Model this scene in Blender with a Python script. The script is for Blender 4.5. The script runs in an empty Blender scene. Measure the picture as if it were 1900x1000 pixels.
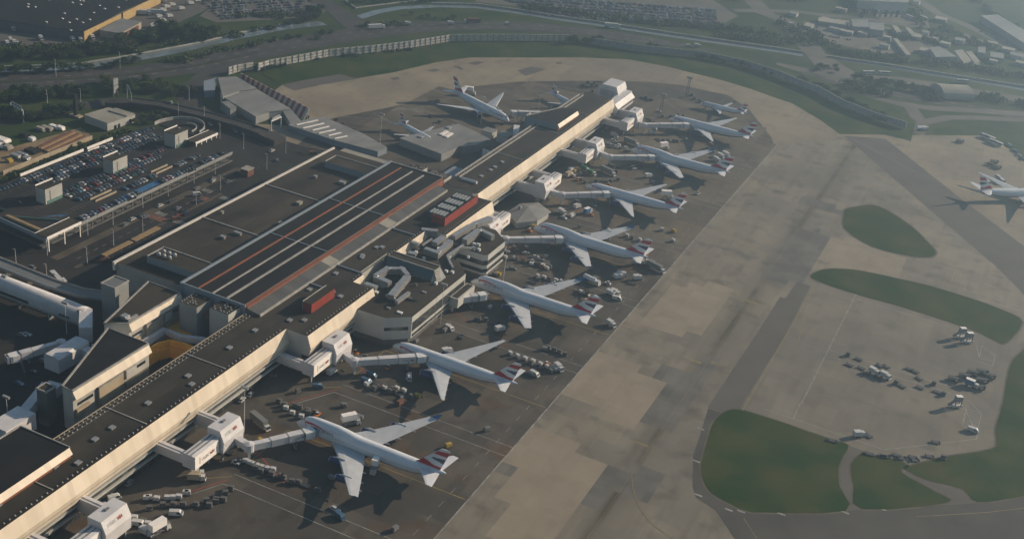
import bpy, bmesh, math, random
from math import sin, cos, pi, radians, sqrt, atan2
from mathutils import Vector, Matrix
random.seed(4)
S = bpy.context.scene
COL = S.collection
# ---------------- camera -------------------------------------------------
FPX, PITCH, ROLL, YAW, CAMH = 2259.55, radians(26.784), radians(7.1244), radians(-22.179), 293.345
fwd = Vector((sin(YAW)*cos(PITCH), cos(YAW)*cos(PITCH), -sin(PITCH)))
_r = Vector((cos(YAW), -sin(YAW), 0)); _u = _r.cross(fwd)
RV = cos(ROLL)*_r + sin(ROLL)*_u; UV = -sin(ROLL)*_r + cos(ROLL)*_u
cam = bpy.data.cameras.new('camera'); camo = bpy.data.objects.new('camera', cam); COL.objects.link(camo)
cam.sensor_width = 36; cam.lens = 36*FPX/1900; cam.clip_start = 1; cam.clip_end = 20000
M3 = Matrix((RV, UV, -fwd)).transposed()
camo.matrix_world = Matrix.Translation((0, 0, CAMH)) @ M3.to_4x4()
S.camera = camo
# ---------------- light --------------------------------------------------
SUN_AZ, SUN_EL = radians(53), radians(22)          # azimuth from +X towards +Y
sd = Vector((cos(SUN_EL)*cos(SUN_AZ), cos(SUN_EL)*sin(SUN_AZ), sin(SUN_EL)))
W = bpy.data.worlds.new('World'); S.world = W; W.use_nodes = True
nt = W.node_tree; sky = nt.nodes.new('ShaderNodeTexSky'); sky.sky_type = 'NISHITA'; sky.sun_disc = False
sky.sun_elevation = SUN_EL; sky.sun_rotation = pi/2 - SUN_AZ; sky.air_density = 1.6; sky.dust_density = 0.6; sky.ozone_density = 3.0
bg = nt.nodes['Background']; bg.inputs['Strength'].default_value = 0.052
nt.links.new(sky.outputs[0], bg.inputs[0])
sl = bpy.data.lights.new('sun', 'SUN'); sl.energy = 5.0; sl.angle = radians(0.6); sl.color = (1.0, 0.79, 0.57)
so = bpy.data.objects.new('sun', sl); COL.objects.link(so); so.rotation_euler = sd.to_track_quat('Z', 'Y').to_euler()
S.view_settings.view_transform = 'Standard'; S.view_settings.look = 'None'; S.view_settings.exposure = 0.68; S.view_settings.gamma = 1
S.cycles.volume_step_rate = 1; S.cycles.volume_bounces = 0
# ---------------- helpers ------------------------------------------------
def px(x, y, z=0.0):
    d = fwd + RV*((x-950)/FPX) - UV*((y-500)/FPX)
    return Vector((0, 0, CAMH)) + d*((z-CAMH)/d.z)
def G(ox, oy, s, z, pts): return [px(ox+a/s, oy+b/s, z) for a, b in pts]
def R(rc, z, pts): return G([0, 480, 960, 1420][int(rc[0])], [0, 250, 500, 750][int(rc[1])], 3.9583, z, pts)
def screen_x(p):
    d = Vector((p[0], p[1], 0))-Vector((0, 0, CAMH)); return d.dot(RV)/d.dot(fwd)
MATS = {}
def mat(name, col, rough=0.7, metal=0.0, col2=None, scale=0.2, detail=4, spec=0.3, stretch=None, grid=None, lo=.35, hi=.65, block=None, stain=0, streaks=None, rust=0):
    m = bpy.data.materials.new(name); m.use_nodes = True; t = m.node_tree; b = t.nodes['Principled BSDF']
    b.inputs['Roughness'].default_value = rough; b.inputs['Metallic'].default_value = metal
    b.inputs['Specular IOR Level'].default_value = spec
    b.inputs['Base Color'].default_value = (*col, 1)
    if col2:
        tc = t.nodes.new('ShaderNodeTexCoord'); mp = t.nodes.new('ShaderNodeMapping')
        if stretch: mp.inputs['Scale'].default_value = stretch
        t.links.new(tc.outputs['Object'], mp.inputs[0])
        n = t.nodes.new('ShaderNodeTexNoise'); n.inputs['Scale'].default_value = scale; n.inputs['Detail'].default_value = detail
        t.links.new(mp.outputs[0], n.inputs['Vector'])
        r = t.nodes.new('ShaderNodeMapRange'); r.inputs[1].default_value = lo; r.inputs[2].default_value = hi
        t.links.new(n.outputs[0], r.inputs[0])
        mx = t.nodes.new('ShaderNodeMix'); mx.data_type = 'RGBA'
        mx.inputs[6].default_value = (*col, 1); mx.inputs[7].default_value = (*col2, 1)
        t.links.new(r.outputs[0], mx.inputs[0]); out = mx.outputs[2]
        def snap(g):
            vm = t.nodes.new('ShaderNodeVectorMath'); vm.operation = 'SNAP'; vm.inputs[1].default_value = g
            ad = t.nodes.new('ShaderNodeVectorMath'); ad.operation = 'ADD'; ad.inputs[1].default_value = (.013+149*0, .017, .011)
            t.links.new(tc.outputs['Object'], ad.inputs[0]); t.links.new(ad.outputs[0], vm.inputs[0]); return vm.outputs[0]
        def nz(vec, scale, det, a, c):
            n = t.nodes.new('ShaderNodeTexNoise'); n.inputs['Scale'].default_value = scale; n.inputs['Detail'].default_value = det; t.links.new(vec, n.inputs['Vector'])
            r = t.nodes.new('ShaderNodeMapRange'); r.inputs[1].default_value = a; r.inputs[2].default_value = c; t.links.new(n.outputs[0], r.inputs[0]); return r.outputs[0]
        def mul(a, f):
            n = t.nodes.new('ShaderNodeMath'); n.operation = 'MULTIPLY'; t.links.new(a, n.inputs[0]); n.inputs[1].default_value = f; return n.outputs[0]
        def mixc(fac, a, colr):
            mx = t.nodes.new('ShaderNodeMix'); mx.data_type = 'RGBA'; t.links.new(fac, mx.inputs[0]); t.links.new(a, mx.inputs[6]); mx.inputs[7].default_value = (*colr, 1); return mx.outputs[2]
        if block:  # bays of another pour, edges on the slab joints
            out = mixc(mul(nz(snap((block[0], block[0], 50)), block[1], 3, .50, .56), block[3]), out, block[2])
        if stain:  # smudges and oil
            out = mixc(mul(nz(tc.outputs['Object'], .09, 10, .52, .78), stain), out, tuple(c*.45 for c in col))
            mp2 = t.nodes.new('ShaderNodeMapping'); mp2.inputs['Scale'].default_value = (.25, .02, 1); t.links.new(tc.outputs['Object'], mp2.inputs[0])
            out = mixc(mul(nz(mp2.outputs[0], 1.0, 4, .5, .8), stain*.5), out, tuple(c*.5 for c in col))
        if rust: out = mixc(mul(nz(tc.outputs['Object'], .045, 8, .56, .70), rust), out, (.135,.062,.022))
        for x0, w, amt in (streaks or []):   # rubber laid down along a taxi line
            sx = t.nodes.new('ShaderNodeSeparateXYZ'); t.links.new(tc.outputs['Object'], sx.inputs[0])
            a = t.nodes.new('ShaderNodeMath'); a.operation = 'SUBTRACT'; t.links.new(sx.outputs[0], a.inputs[0]); a.inputs[1].default_value = x0
            c = t.nodes.new('ShaderNodeMath'); c.operation = 'ABSOLUTE'; t.links.new(a.outputs[0], c.inputs[0])
            r = t.nodes.new('ShaderNodeMapRange'); r.interpolation_type = 'SMOOTHSTEP'; r.inputs[1].default_value = w; r.inputs[2].default_value = 0; t.links.new(c.outputs[0], r.inputs[0])
            k = t.nodes.new('ShaderNodeMath'); k.operation = 'MULTIPLY'; t.links.new(r.outputs[0], k.inputs[0]); t.links.new(nz(tc.outputs['Object'], .03, 6, .3, .6), k.inputs[1])
            out = mixc(mul(k.outputs[0], amt), out, (.05, .045, .03))
        if grid:   # slabs or panels, each of its own slight tone: grid = (sx, sy, sz, amount)
            vm = t.nodes.new('ShaderNodeVectorMath'); vm.operation = 'SNAP'; vm.inputs[1].default_value = grid[:3]
            ad = t.nodes.new('ShaderNodeVectorMath'); ad.operation = 'ADD'; ad.inputs[1].default_value = (.013, .017, .011)
            t.links.new(tc.outputs['Object'], ad.inputs[0]); t.links.new(ad.outputs[0], vm.inputs[0])
            wn = t.nodes.new('ShaderNodeTexWhiteNoise'); t.links.new(vm.outputs[0], wn.inputs[0])
            r2 = t.nodes.new('ShaderNodeMapRange'); r2.inputs[3].default_value = 1-grid[3]; r2.inputs[4].default_value = 1+grid[3]
            t.links.new(wn.outputs[0], r2.inputs[0])
            sc = t.nodes.new('ShaderNodeVectorMath'); sc.operation = 'SCALE'
            t.links.new(out, sc.inputs[0]); t.links.new(r2.outputs[0], sc.inputs[3]); out = sc.outputs[0]
        t.links.new(out, b.inputs['Base Color'])
    MATS[name] = m; return m
class MB:
    def __init__(s): s.v = []; s.f = []; s.m = []
    def add(s, vs, fs, m=0):
        o = len(s.v); s.v += [tuple(v) for v in vs]; s.f += [tuple(i+o for i in f) for f in fs]; s.m += [m]*len(fs) if isinstance(m, int) else list(m); return s
    def box(s, x0, x1, y0, y1, z0, z1, m=0, mt=None):
        if mt is None: mt = m
        return s.add([(x0,y0,z0),(x1,y0,z0),(x1,y1,z0),(x0,y1,z0),(x0,y0,z1),(x1,y0,z1),(x1,y1,z1),(x0,y1,z1)],
            [(3,2,1,0),(4,5,6,7),(0,1,5,4),(1,2,6,5),(2,3,7,6),(3,0,4,7)], [m, mt, m, m, m, m])
    def prism(s, pts, z0, z1, m=0, mt=None):
        n = len(pts)
        a = sum(pts[i][0]*pts[(i+1)%n][1]-pts[(i+1)%n][0]*pts[i][1] for i in range(n))
        if a < 0: pts = pts[::-1]
        if mt is None: mt = m
        vs = [(p[0], p[1], z0) for p in pts]+[(p[0], p[1], z1) for p in pts]
        fs = [tuple(range(n-1, -1, -1)), tuple(range(n, 2*n))]+[(i, (i+1)%n, n+(i+1)%n, n+i) for i in range(n)]
        return s.add(vs, fs, [m, mt]+[m]*n)
    def sheet(s, pts, z, m=0):
        n = len(pts); a = sum(pts[i][0]*pts[(i+1)%n][1]-pts[(i+1)%n][0]*pts[i][1] for i in range(n))
        if a < 0: pts = pts[::-1]
        return s.add([(p[0], p[1], z) for p in pts], [tuple(range(n))], m)
    def extr(s, prof, y0, y1, m=0, axis='y', ms=None):   # prof: (u, z) closed outline, run along an axis
        n = len(prof)
        if axis == 'y': vs = [(u, y0, z) for u, z in prof]+[(u, y1, z) for u, z in prof]
        else: vs = [(y0, u, z) for u, z in prof]+[(y1, u, z) for u, z in prof]
        fs = [tuple(range(n)), tuple(range(2*n-1, n-1, -1))]+[(i+n, (i+1)%n+n, (i+1)%n, i) for i in range(n)]
        return s.add(vs, fs, m if ms is None else [m, m]+ms)
    def cyl(s, p0, p1, r0, r1=None, n=10, m=0, cap=True):
        r1 = r0 if r1 is None else r1; p0 = Vector(p0); p1 = Vector(p1); d = (p1-p0).normalized()
        a = d.orthogonal().normalized(); b = d.cross(a)
        vs = [p0+(a*cos(2*pi*i/n)+b*sin(2*pi*i/n))*r0 for i in range(n)]+[p1+(a*cos(2*pi*i/n)+b*sin(2*pi*i/n))*r1 for i in range(n)]
        fs = [(i, (i+1)%n, n+(i+1)%n, n+i) for i in range(n)]
        if cap: fs += [tuple(range(n-1, -1, -1)), tuple(range(n, 2*n))]
        return s.add(vs, fs, m)
    def beam(s, p0, p1, w, h, m=0):                      # box between two points, w wide, h high, centred on the line
        p0 = Vector(p0); p1 = Vector(p1); d = (p1-p0).normalized(); sd_ = Vector((d.y, -d.x, 0))
        sd_ = sd_.normalized() if sd_.length > 1e-6 else Vector((1, 0, 0)); up = sd_.cross(d).normalized()
        vs = [p+sd_*a*w/2+up*b*h/2 for p in (p0, p1) for a, b in ((-1,-1),(1,-1),(1,1),(-1,1))]
        return s.add(vs, [(3,2,1,0),(4,5,6,7),(0,1,5,4),(1,2,6,5),(2,3,7,6),(3,0,4,7)], m)
    def ribbon(s, pts, w, z, m=0, h=0.0):                # flat strip along a polyline; with h a raised one
        P = [Vector((p[0], p[1])) for p in pts]; L = []; Rr = []
        for i, p in enumerate(P):
            d = (P[min(i+1, len(P)-1)]-P[max(i-1, 0)]).normalized(); nn = Vector((-d.y, d.x))
            ww = w[i] if isinstance(w, (list, tuple)) else w
            L.append(p+nn*ww/2); Rr.append(p-nn*ww/2)
        n = len(P)
        vs = [(a.x, a.y, z+h) for a in L]+[(a.x, a.y, z+h) for a in Rr]; fs = [(i+n, i+1+n, i+1, i) for i in range(n-1)]
        if h:
            vs += [(a.x, a.y, z) for a in L]+[(a.x, a.y, z) for a in Rr]
            fs += [(i, i+1, i+1+2*n, i+2*n) for i in range(n-1)]+[(i+1+n, i+n, i+3*n, i+1+3*n) for i in range(n-1)]
            fs += [(0, 2*n, 3*n, n), (n-1, 2*n-1, 4*n-1, 3*n-1)]
        return s.add(vs, fs, m)
    def build(s, name, mats, parent=None, smooth=False, rel=None):
        me = bpy.data.meshes.new(name); off = Vector((0, 0, 0))
        if rel is not None: off = Vector(rel)
        elif parent is not None:
            q = parent
            while q is not None: off += q.location; q = q.parent
        me.from_pydata([(v[0]-off.x, v[1]-off.y, v[2]-off.z) for v in s.v], [], s.f)
        for m in (mats if isinstance(mats, (list, tuple)) else [mats]): me.materials.append(MATS[m] if isinstance(m, str) else m)
        me.polygons.foreach_set('material_index', s.m)
        if smooth: me.polygons.foreach_set('use_smooth', [True]*len(me.polygons))
        me.update(); o = bpy.data.objects.new(name, me); COL.objects.link(o)
        if parent is not None: o.parent = parent
        elif rel is not None: o.location = off
        return o
KIDS = {}
def tag(o, label, cat, group=None):
    o['label'] = label; o['category'] = cat
    if group: o['group'] = group
    return o
def struct(o, kind='structure', label=None):
    o['kind'] = kind
    return o
def thing(name, label, cat, loc=(0, 0, 0), rz=0.0, group=None):
    o = bpy.data.objects.new(name, None); o.empty_display_size = 1; COL.objects.link(o)
    o.location = loc; o.rotation_euler = (0, 0, rz); return tag(o, label, cat, group)
CH = {}
def kids(o):
    if o.name not in CH: CH[o.name] = list(o.children)
    return CH[o.name]
def copy_tree(o, parent=None):
    c = o.copy(); COL.objects.link(c)
    if parent is not None: c.parent = parent
    CH[c.name] = [copy_tree(k, c) for k in kids(o)]
    return c
def dup(proto, loc, rz, label, group=None, used=set()):
    r = proto
    if proto.name in used: r = copy_tree(proto)
    else: used.add(proto.name); kids(proto); [kids(k) for k in kids(proto)]
    r.location = loc; r.rotation_euler = (0, 0, rz); r['label'] = label
    if group: r['group'] = group
    return r
ORD = ['zeroth','first','second','third','fourth','fifth','sixth','seventh','eighth','ninth','tenth','eleventh','twelfth','thirteenth','fourteenth','fifteenth','sixteenth','seventeenth','eighteenth','nineteenth']
def ordw(n):
    if n < 20: return ORD[n]
    t = {2:'twenty',3:'thirty',4:'forty',5:'fifty',6:'sixty',7:'seventy',8:'eighty',9:'ninety'}[n//10]
    return (t[:-1]+'ieth') if n % 10 == 0 else t+'-'+ORD[n%10]
# ---------------- materials ----------------------------------------------
mat('grass', (.016,.032,.008), .95, 0, (.045,.052,.018), .02, 8, .1)
mat('grass_far', (.019,.042,.010), .95, 0, (.052,.062,.020), .014, 12, .1)
mat('island_grass', (.014,.040,.005), .95, 0, (.054,.062,.015), .045, 12, .1, lo=.38, hi=.66, stain=.35)
mat('stand_pale', (.105,.090,.070), .85, 0, (.145,.122,.09), .035, 8, .2, grid=(7.6,7.6,50,.08), block=(7.6,.02,(.085,.076,.062),.6), stain=.8)
mat('stand_asphalt', (.066,.060,.051), .85, 0, (.105,.091,.072), .035, 8, .2, grid=(12.8,38.5,50,.10), block=(6.4,.03,(.050,.047,.041),.6), stain=.9, rust=.4)
mat('taxi_concrete', (.176,.158,.126), .85, 0, (.238,.210,.160), .03, 8, .2, grid=(7.6,7.6,50,.06), block=(7.6,.016,(.138,.128,.108),.4), stain=.85, streaks=[(-100.8,2.6,.85),(-102.5,8,.45),(-97,5,.2),(-124,7,.14),(-92,6,.15),(-135,9,.10)])
mat('tan_concrete', (.235,.200,.150), .85, 0, (.270,.230,.172), .05, 8, .2, grid=(7.6,7.6,50,.05), stain=.3)
mat('grey_concrete', (.10,.097,.088), .85, 0, (.15,.142,.122), .06, 8, .2, grid=(7.6,7.6,50,.12), stain=.4)
mat('far_concrete', (.205,.172,.128), .85, 0, (.275,.232,.165), .022, 8, .2, grid=(7.6,7.6,50,.04), block=(15.2,.012,(.165,.147,.120),.4), stain=.5)
mat('apron_concrete', (.150,.136,.110), .85, 0, (.20,.178,.14), .02, 8, .2, grid=(9,9,50,.06), block=(9,.016,(.13,.122,.104),.5), stain=.5)
mat('shoulder', (0.0920,0.0840,0.0736), .9, 0, (0.1120,0.1040,0.0920), .05, 6, .2)
mat('dark_shoulder', (0.0600,0.0560,0.0520), .9, 0, (0.0800,0.0760,0.0680), .05, 6, .2)
mat('rubber_stain', (0.1040,0.1000,0.0800), .9, 0, (0.1280,0.1200,0.0960), .1, 6, .2)
mat('asphalt', (.018,.0165,.015), .9, 0, (.034,.031,.027), .05, 8, .2, stain=.4)
mat('road', (.042,.038,.036), .9, 0, (.062,.057,.052), .04, 8, .2, stain=.3)
mat('dirt', (.17,.12,.07), .95, 0, (.27,.20,.12), .08, 8, .1)
mat('pavement', (.075,.064,.050), .9, 0, (.11,.093,.07), .1, 6, .1)
mat('white_line', (.36,.36,.335), .8, 0, (.18,.18,.165), .25, 8)
mat('yellow_line', (.30,.22,.07), .8, 0, (.17,.145,.08), .15, 8)
mat('red_line', (.35,.06,.03), .8)
mat('water', (.12,.15,.17), .12, 0, (.16,.19,.20), .1, 3, .6)
mat('river_wall', (.36,.36,.33), .8, 0, (.25,.25,.23), .3, 4)
mat('roof_felt', (.022,.020,.017), .9, 0, (.052,.045,.034), .06, 8, .2, stretch=(1,.22,1), grid=(6.4,19,50,.16), stain=.6)
mat('roof_black', (.007,.007,.008), .8, 0, (.014,.0135,.013), .1, 6, .2, grid=(8.4,12,50,.15))
mat('roof_brown', (.026,.023,.018), .9, 0, (.056,.047,.035), .05, 8, .2, stretch=(1,.3,1), grid=(7,24,50,.14), stain=.6)
mat('roof_grey', (.14,.15,.15), .6, 0, (.19,.195,.19), .08, 6, .3, stretch=(.4,1,1))
mat('roof_light', (.33,.31,.26), .8, 0, (.25,.24,.20), .1, 6, .2)
mat('roof_tin', (.19,.19,.18), .6, 0, (.26,.255,.24), .04, 6, .3, stretch=(2,.4,1), grid=(6,6,50,.06), stain=.4)
mat('cladding', (.58,.50,.39), .55, 0, (.65,.565,.45), .08, 5, .4, grid=(100,2.4,100,.085))
mat('cladding_grey', (.36,.36,.34), .6, 0, (.43,.43,.40), .1, 5, .3, grid=(2.4,2.4,100,.04))
mat('panel_white', (.62,.62,.62), .5, 0, (.70,.70,.69), .2, 4, .4)
mat('bridge_white', (.52,.51,.52), .5, 0, (.60,.59,.59), .2, 4, .4)
mat('sign_white', (.82,.78,.74), .5)
mat('parapet', (.36,.35,.33), .7, 0, (.26,.25,.23), .3, 5)
mat('parapet_blue', (.20,.24,.28), .6)
mat('terracotta', (.25,.085,.045), .8, 0, (.19,.07,.04), .2, 5)
mat('plant_red', (.24,.035,.02), .6, 0, (.19,.03,.018), .3, 4)
mat('glass', (.02,.028,.035), .12, 0, None, spec=.8)
mat('glass_band', (.022,.026,.03), .2, 0, (.05,.055,.05), .5, 3, .7, grid=(3,3,100,.5))
mat('louver', (.035,.07,.085), .5, 0, (.05,.09,.105), .5, 2, .4)
mat('duct', (.36,.36,.36), .3, .5, (.44,.43,.41), .6, 3)
mat('dark', (.012,.012,.012), .9)
mat('steel', (.20,.20,.20), .5, .3)
mat('wall_tan', (.32,.27,.19), .8, 0, (.39,.33,.24), .2, 6, .2, stretch=(1,1,.2))
mat('wall_yellow', (.36,.25,.10), .8, 0, (.43,.30,.13), .2, 5)
mat('orange', (.95,.46,.04), .55, 0, (.85,.38,.03), .2, 4)
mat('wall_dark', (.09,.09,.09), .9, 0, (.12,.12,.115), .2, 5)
mat('wall_grey', (.22,.23,.23), .8, 0, (.28,.29,.285), .1, 5)
mat('teal', (.10,.19,.17), .7)
mat('brick_red', (.17,.075,.045), .9, 0, (.12,.06,.04), .4, 5)
mat('timber', (.26,.175,.085), .8, 0, (.31,.22,.115), .6, 5)
mat('baffle', (.52,.50,.455), .8, 0, (.36,.345,.31), .3, 5)
mat('red_paint', (.25,.035,.025), .6)
mat('white_paint', (.52,.52,.51), .45, 0, (.44,.44,.43), .8, 3)
mat('blue_paint', (.012,.04,.20), .4); mat('sky_blue', (.04,.13,.28), .5)
mat('green_paint', (.02,.14,.07), .5); mat('orange_paint', (.55,.17,.02), .5); mat('yellow_paint', (.38,.27,.05), .5)
mat('rubber', (.015,.015,.015), .8)
mat('plane_white', (.60,.63,.66), .33, 0, (.64,.665,.69), .15, 4, .5)
mat('plane_wing', (.42,.44,.46), .4, 0, (.48,.495,.51), .25, 5, .5)
mat('plane_navy', (.008,.020,.10), .3, 0, None, spec=.5)
mat('plane_red', (.42,.018,.025), .35); mat('plane_grey', (.30,.31,.33), .4)
mat('bark', (.06,.045,.03), .9)
for i, (a, b) in enumerate((((.022,.045,.012),(.050,.080,.020)), ((.030,.038,.014),(.060,.068,.024)), ((.060,.085,.018),(.10,.12,.03)), ((.05,.045,.025),(.085,.07,.04)))):
    mat('leaf%d' % i, a, .8, 0, b, .6, 3, .2)
CARC = [('silver',(.24,.25,.265),.5), ('dark blue',(.010,.020,.065),.3), ('black',(.012,.012,.014),.2), ('white',(.50,.50,.49),.1), ('dark red',(.20,.012,.012),.2), ('dark grey',(.06,.065,.07),.5), ('dark green',(.012,.045,.03),.3), ('light blue',(.07,.14,.22),.4)]
for n, c, me in CARC: mat('car_'+n.replace(' ', '_'), c, .16, me*.6, None, spec=.6)

mat('far_road', (.095,.088,.077), .9, 0, (.13,.12,.10), .04, 8, .2)
mat('yard', (.12,.108,.09), .9, 0, (.18,.158,.13), .03, 8, .2, stain=.6)

mat('roof_strip', (.075,.078,.075), .6, 0, (.105,.105,.10), .08, 6, .3, stretch=(.4,1,1), grid=(50,3,50,.12))
mat('coping', (.60,.57,.52), .6)
mat('dirty_edge', (.085,.075,.055), .95, 0, (.13,.115,.085), .1, 8, .1)
# ---------------- ground sheets ------------------------------------------
def sheet(name, polys, z, m):
    b = MB()
    for p in polys: b.sheet(p, z)
    return struct(b.build(name, m))
def F(z, pts): return [px(x, y, z) for x, y in pts]
big = MB(); big.box(-2400, 2400, -290, 4100, -6, -.30); struct(big.build('ground', 'grass_far'))
grass_edge = [(523,158),(631,138),(660,146),(733,134),(808,116),(871,107),(960,107),(1086,107),(1170,111),(1238,124),(1339,149),(1389,164),(1440,182),(1470,192),(1521,222),(1558,249)]
# the whole airfield pavement
pave = F(0, [(575,216),(500,175)]+grass_edge+[(1640,250),(1834,252),(1890,285),(1960,330),(2300,420)])+[Vector((160,420,0)), Vector((140,180,0)), Vector((-500,180,0)), Vector((-500,400,0)), Vector((-480,600,0)), Vector((-420,640,0))]
sheet('apron', [pave], -.12, 'far_concrete')
sheet('taxiway', [[(-149,180),(-149,838),(-128,860),(-112,892),(14,723),(120,560),(120,180)]], -.06, 'taxi_concrete')
sheet('stand_apron', [[(-283,180),(-149,180),(-149,828)]+F(0,[(1432,256),(1389,202),(1351,177),(1263,158),(1200,152),(1100,150),(960,152),(884,160),(859,167),(800,183),(720,200),(640,215),(600,224)])+[(-400,590),(-283,590)]], -.03, 'stand_asphalt')
sheet('landside_pavement', [[(-520,190),(-283.5,190),(-283.5,640),(-400,610),(-480,612),(-480,440),(-520,430)]], -.02, 'asphalt')
def inside(x, y, P):
    c = False; n = len(P)
    for i in range(n):
        a, b_ = P[i], P[i-1]
        if (a[1] > y) != (b_[1] > y) and x < (b_[0]-a[0])*(y-a[1])/(b_[1]-a[1])+a[0]: c = not c
    return c
def cells(name, polys, z, m, s=7.6):
    b = MB()
    for P in polys:
        x0, x1 = min(p[0] for p in P), max(p[0] for p in P); y0, y1 = min(p[1] for p in P), max(p[1] for p in P); i0 = int((x0+149)//s)
        for i in range(i0, int((x1+149)//s)+1):
            j = int(y0//s); run = None
            while j <= y1//s+1:
                ins = inside(-149+(i+.5)*s, (j+.5)*s, P)
                if ins and run is None: run = j
                if not ins and run is not None: b.sheet([(-149+i*s,run*s),(-149+(i+1)*s,run*s),(-149+(i+1)*s,j*s),(-149+i*s,j*s)], z); run = None
                j += 1
    return struct(b.build(name, m))

cells('far_stand', [[(-258,640),(-149,600),(-149,830),(-185,878),(-258,880)], [(-380,640),(-290,690),(-290,830),(-330,840),(-400,760)]], -.026, 'stand_pale', 15.2)  # lighter tone of stand surface over the farther stands
# concrete patches of another pour (blocks with stepped edges)
tp = [ [(-148,392),(-133,392),(-133,384),(-118,384),(-118,399),(-110,399),(-110,422),(-118,422),(-118,437),(-133,437),(-133,452),(-148,452)],
       [(-141,497),(-118,497),(-118,505),(-110,505),(-110,528),(-110,556),(-118,556),(-118,575),(-141,575)],
       [(-148,300),(-118,300),(-118,322),(-110,322),(-110,345),(-118,345),(-118,368),(-133,368),(-133,376),(-148,376)] ]
cells('concrete_patch', [G(960,500,3.958,0,[(860,410),(1060,130),(1400,100),(1620,120),(1500,230),(1300,480),(1140,470),(1120,495)]),
    G(960,500,3.958,0,[(620,590),(830,645),(960,700),(940,745),(1050,820),(1000,890),(930,990),(870,1160),(700,1100),(380,900),(440,770)]),
    G(960,750,3.958,0,[(110,190),(250,205),(370,255),(500,310),(480,350),(550,380),(530,420),(600,460),(540,545),(590,560),(550,640),(500,710),(400,720),(440,790),(310,960),(260,1060),(-180,1060),(0,290)]),
    G(1420,250,3.958,0,[(600,740),(780,815),(1060,900),(1020,960),(980,1100),(640,1080),(350,900),(440,800),(530,760)])], -.045, 'tan_concrete')
cells('grey_patch', [[(-149,470),(-128,470),(-128,478),(-120,478),(-120,494),(-112,494),(-104,500),(-104,520),(-96,520),(-96,500),(-98,470),(-98,440),(-112,440),(-112,448),(-149,462)],
    [(-149,377),(-132,377),(-132,385),(-117,385),(-117,400),(-100,410),(-88,410),(-88,395),(-104,380),(-110,366),(-117,350),(-108,330),(-100,310),(-120,290),(-112,330),(-117,369),(-132,369)],
    G(1420,250,3.958,0,[(180,650),(300,680),(420,700),(460,740),(430,800),(340,900),(420,960),(300,1050),(150,1100),(-60,1050),(60,860)]),
    G(1420,250,3.958,0,[(180,450),(320,455),(460,500),(590,560),(580,580),(400,540),(300,510)])], -.05, 'grey_concrete')
sheet('far_patch', [R('10',0,q) for q in ([(1235,520),(1290,505),(1340,515),(1290,530)],[(1425,485),(1470,485),(1510,510),(1480,515)],[(965,575),(1020,565),(1040,580),(990,590)],[(1530,465),(1600,450),(1660,455),(1600,480)])]+[R('10',0,[(170,625),(330,590),(600,545),(720,580),(480,620),(260,665)])]+
   [R('20',0,[(0,520),(100,490),(210,510),(60,560)]), R('20',0,[(280,460),(320,458),(330,468),(290,472)])], -.07, 'shoulder')
# right-hand apron, shoulders and islands
I1 = [(1566,399),(1570,388),(1596,383),(1622,381),(1652,394),(1693,422),(1723,452),(1736,467),(1731,475),(1723,477),(1688,475),(1617,457),(1572,429),(1565,414)]
I2 = [(1505,511),(1530,500),(1561,499),(1600,503),(1657,515),(1723,530),(1799,553),(1862,576),(1897,597),(1867,636),(1844,631),(1796,609),(1673,569),(1587,545),(1521,523)]
I3 = [(1346,763),(1374,760),(1440,780),(1536,813),(1574,826),(1561,851),(1556,871),(1558,902),(1569,947),(1420,950),(1385,947),(1354,934),(1321,915),(1306,893),(1301,861),(1314,813),(1324,783)]
I4 = [(1582,856),(1602,838),(1622,846),(1660,852),(1683,862),(1673,876),(1736,912),(1758,932),(1599,944),(1584,902),(1579,871)]
I5 = [(1705,859),(1761,846),(1839,833),(1849,818),(1847,795),(1860,750),(1872,687),(1885,662),(1935,630),(2010,640),(2050,890),(1900,919),(1814,931),(1786,907),(1723,891),(1690,876),(1680,868)]
def smooth(pts, n=3):
    P = [Vector((p[0], p[1], 0)) for p in pts]; out = []; k = len(P)
    for i in range(k):
        a, b, c, d = P[i-1], P[i], P[(i+1)%k], P[(i+2)%k]
        for j in range(n):
            t = j/n; out.append(.5*((2*b)+(c-a)*t+(2*a-5*b+4*c-d)*t*t+(3*b-a-3*c+d)*t*t*t))
    return out
def grow(P, d):
    n = len(P); a = sum(P[i].x*P[(i+1)%n].y-P[(i+1)%n].x*P[i].y for i in range(n)); s = 1 if a > 0 else -1
    out = []
    for i in range(n):
        t = (P[(i+1)%n]-P[i-1]).normalized(); out.append(P[i]+Vector((t.y, -t.x, 0))*d*s)
    return out
isl = [smooth(F(0, q)) for q in (I1, I2, I3, I4, I5)]
sheet('remote_apron', [[(-74,627),(-86,600),(-87,473)]+F(0,[(1314,757),(1380,770),(1700,900),(1960,870),(1960,600),(1885,640)])+isl[1][24:45]], -.04, 'apron_concrete')
sheet('service_road_strip', [[(-88.5,470),(-75.5,470),(-74.5,560),(-76,624),(-84,624),(-84.5,600),(-87.5,600),(-87.5,560)]], -.034, 'shoulder')
sheet('bottom_taxiway', [F(0,[(1314,757),(1301,800),(1286,846),(1285,901),(1291,922),(1329,947),(1364,1000),(1400,1060),(2100,1060),(2100,880),(1900,919),(1814,931),(1700,940),(1420,948),(1354,930),(1330,900),(1326,850),(1340,765)])], -.032, 'dark_shoulder')
sheet('taxiway_shoulder', [grow(isl[0], 1.2), [(-112,892),(14,723),(90,600),(110,640),(27,767),(-20,825),(-84,909)]], -.036, 'shoulder')
sheet('link_track', [F(0,[(1574,826),(1604,836),(1586,856),(1583,880),(1600,944),(1569,947),(1556,902),(1554,871),(1561,849)]), F(0,[(1673,876),(1690,874),(1723,891),(1786,907),(1816,932),(1762,937),(1740,914)])], -.028, 'shoulder')
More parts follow.
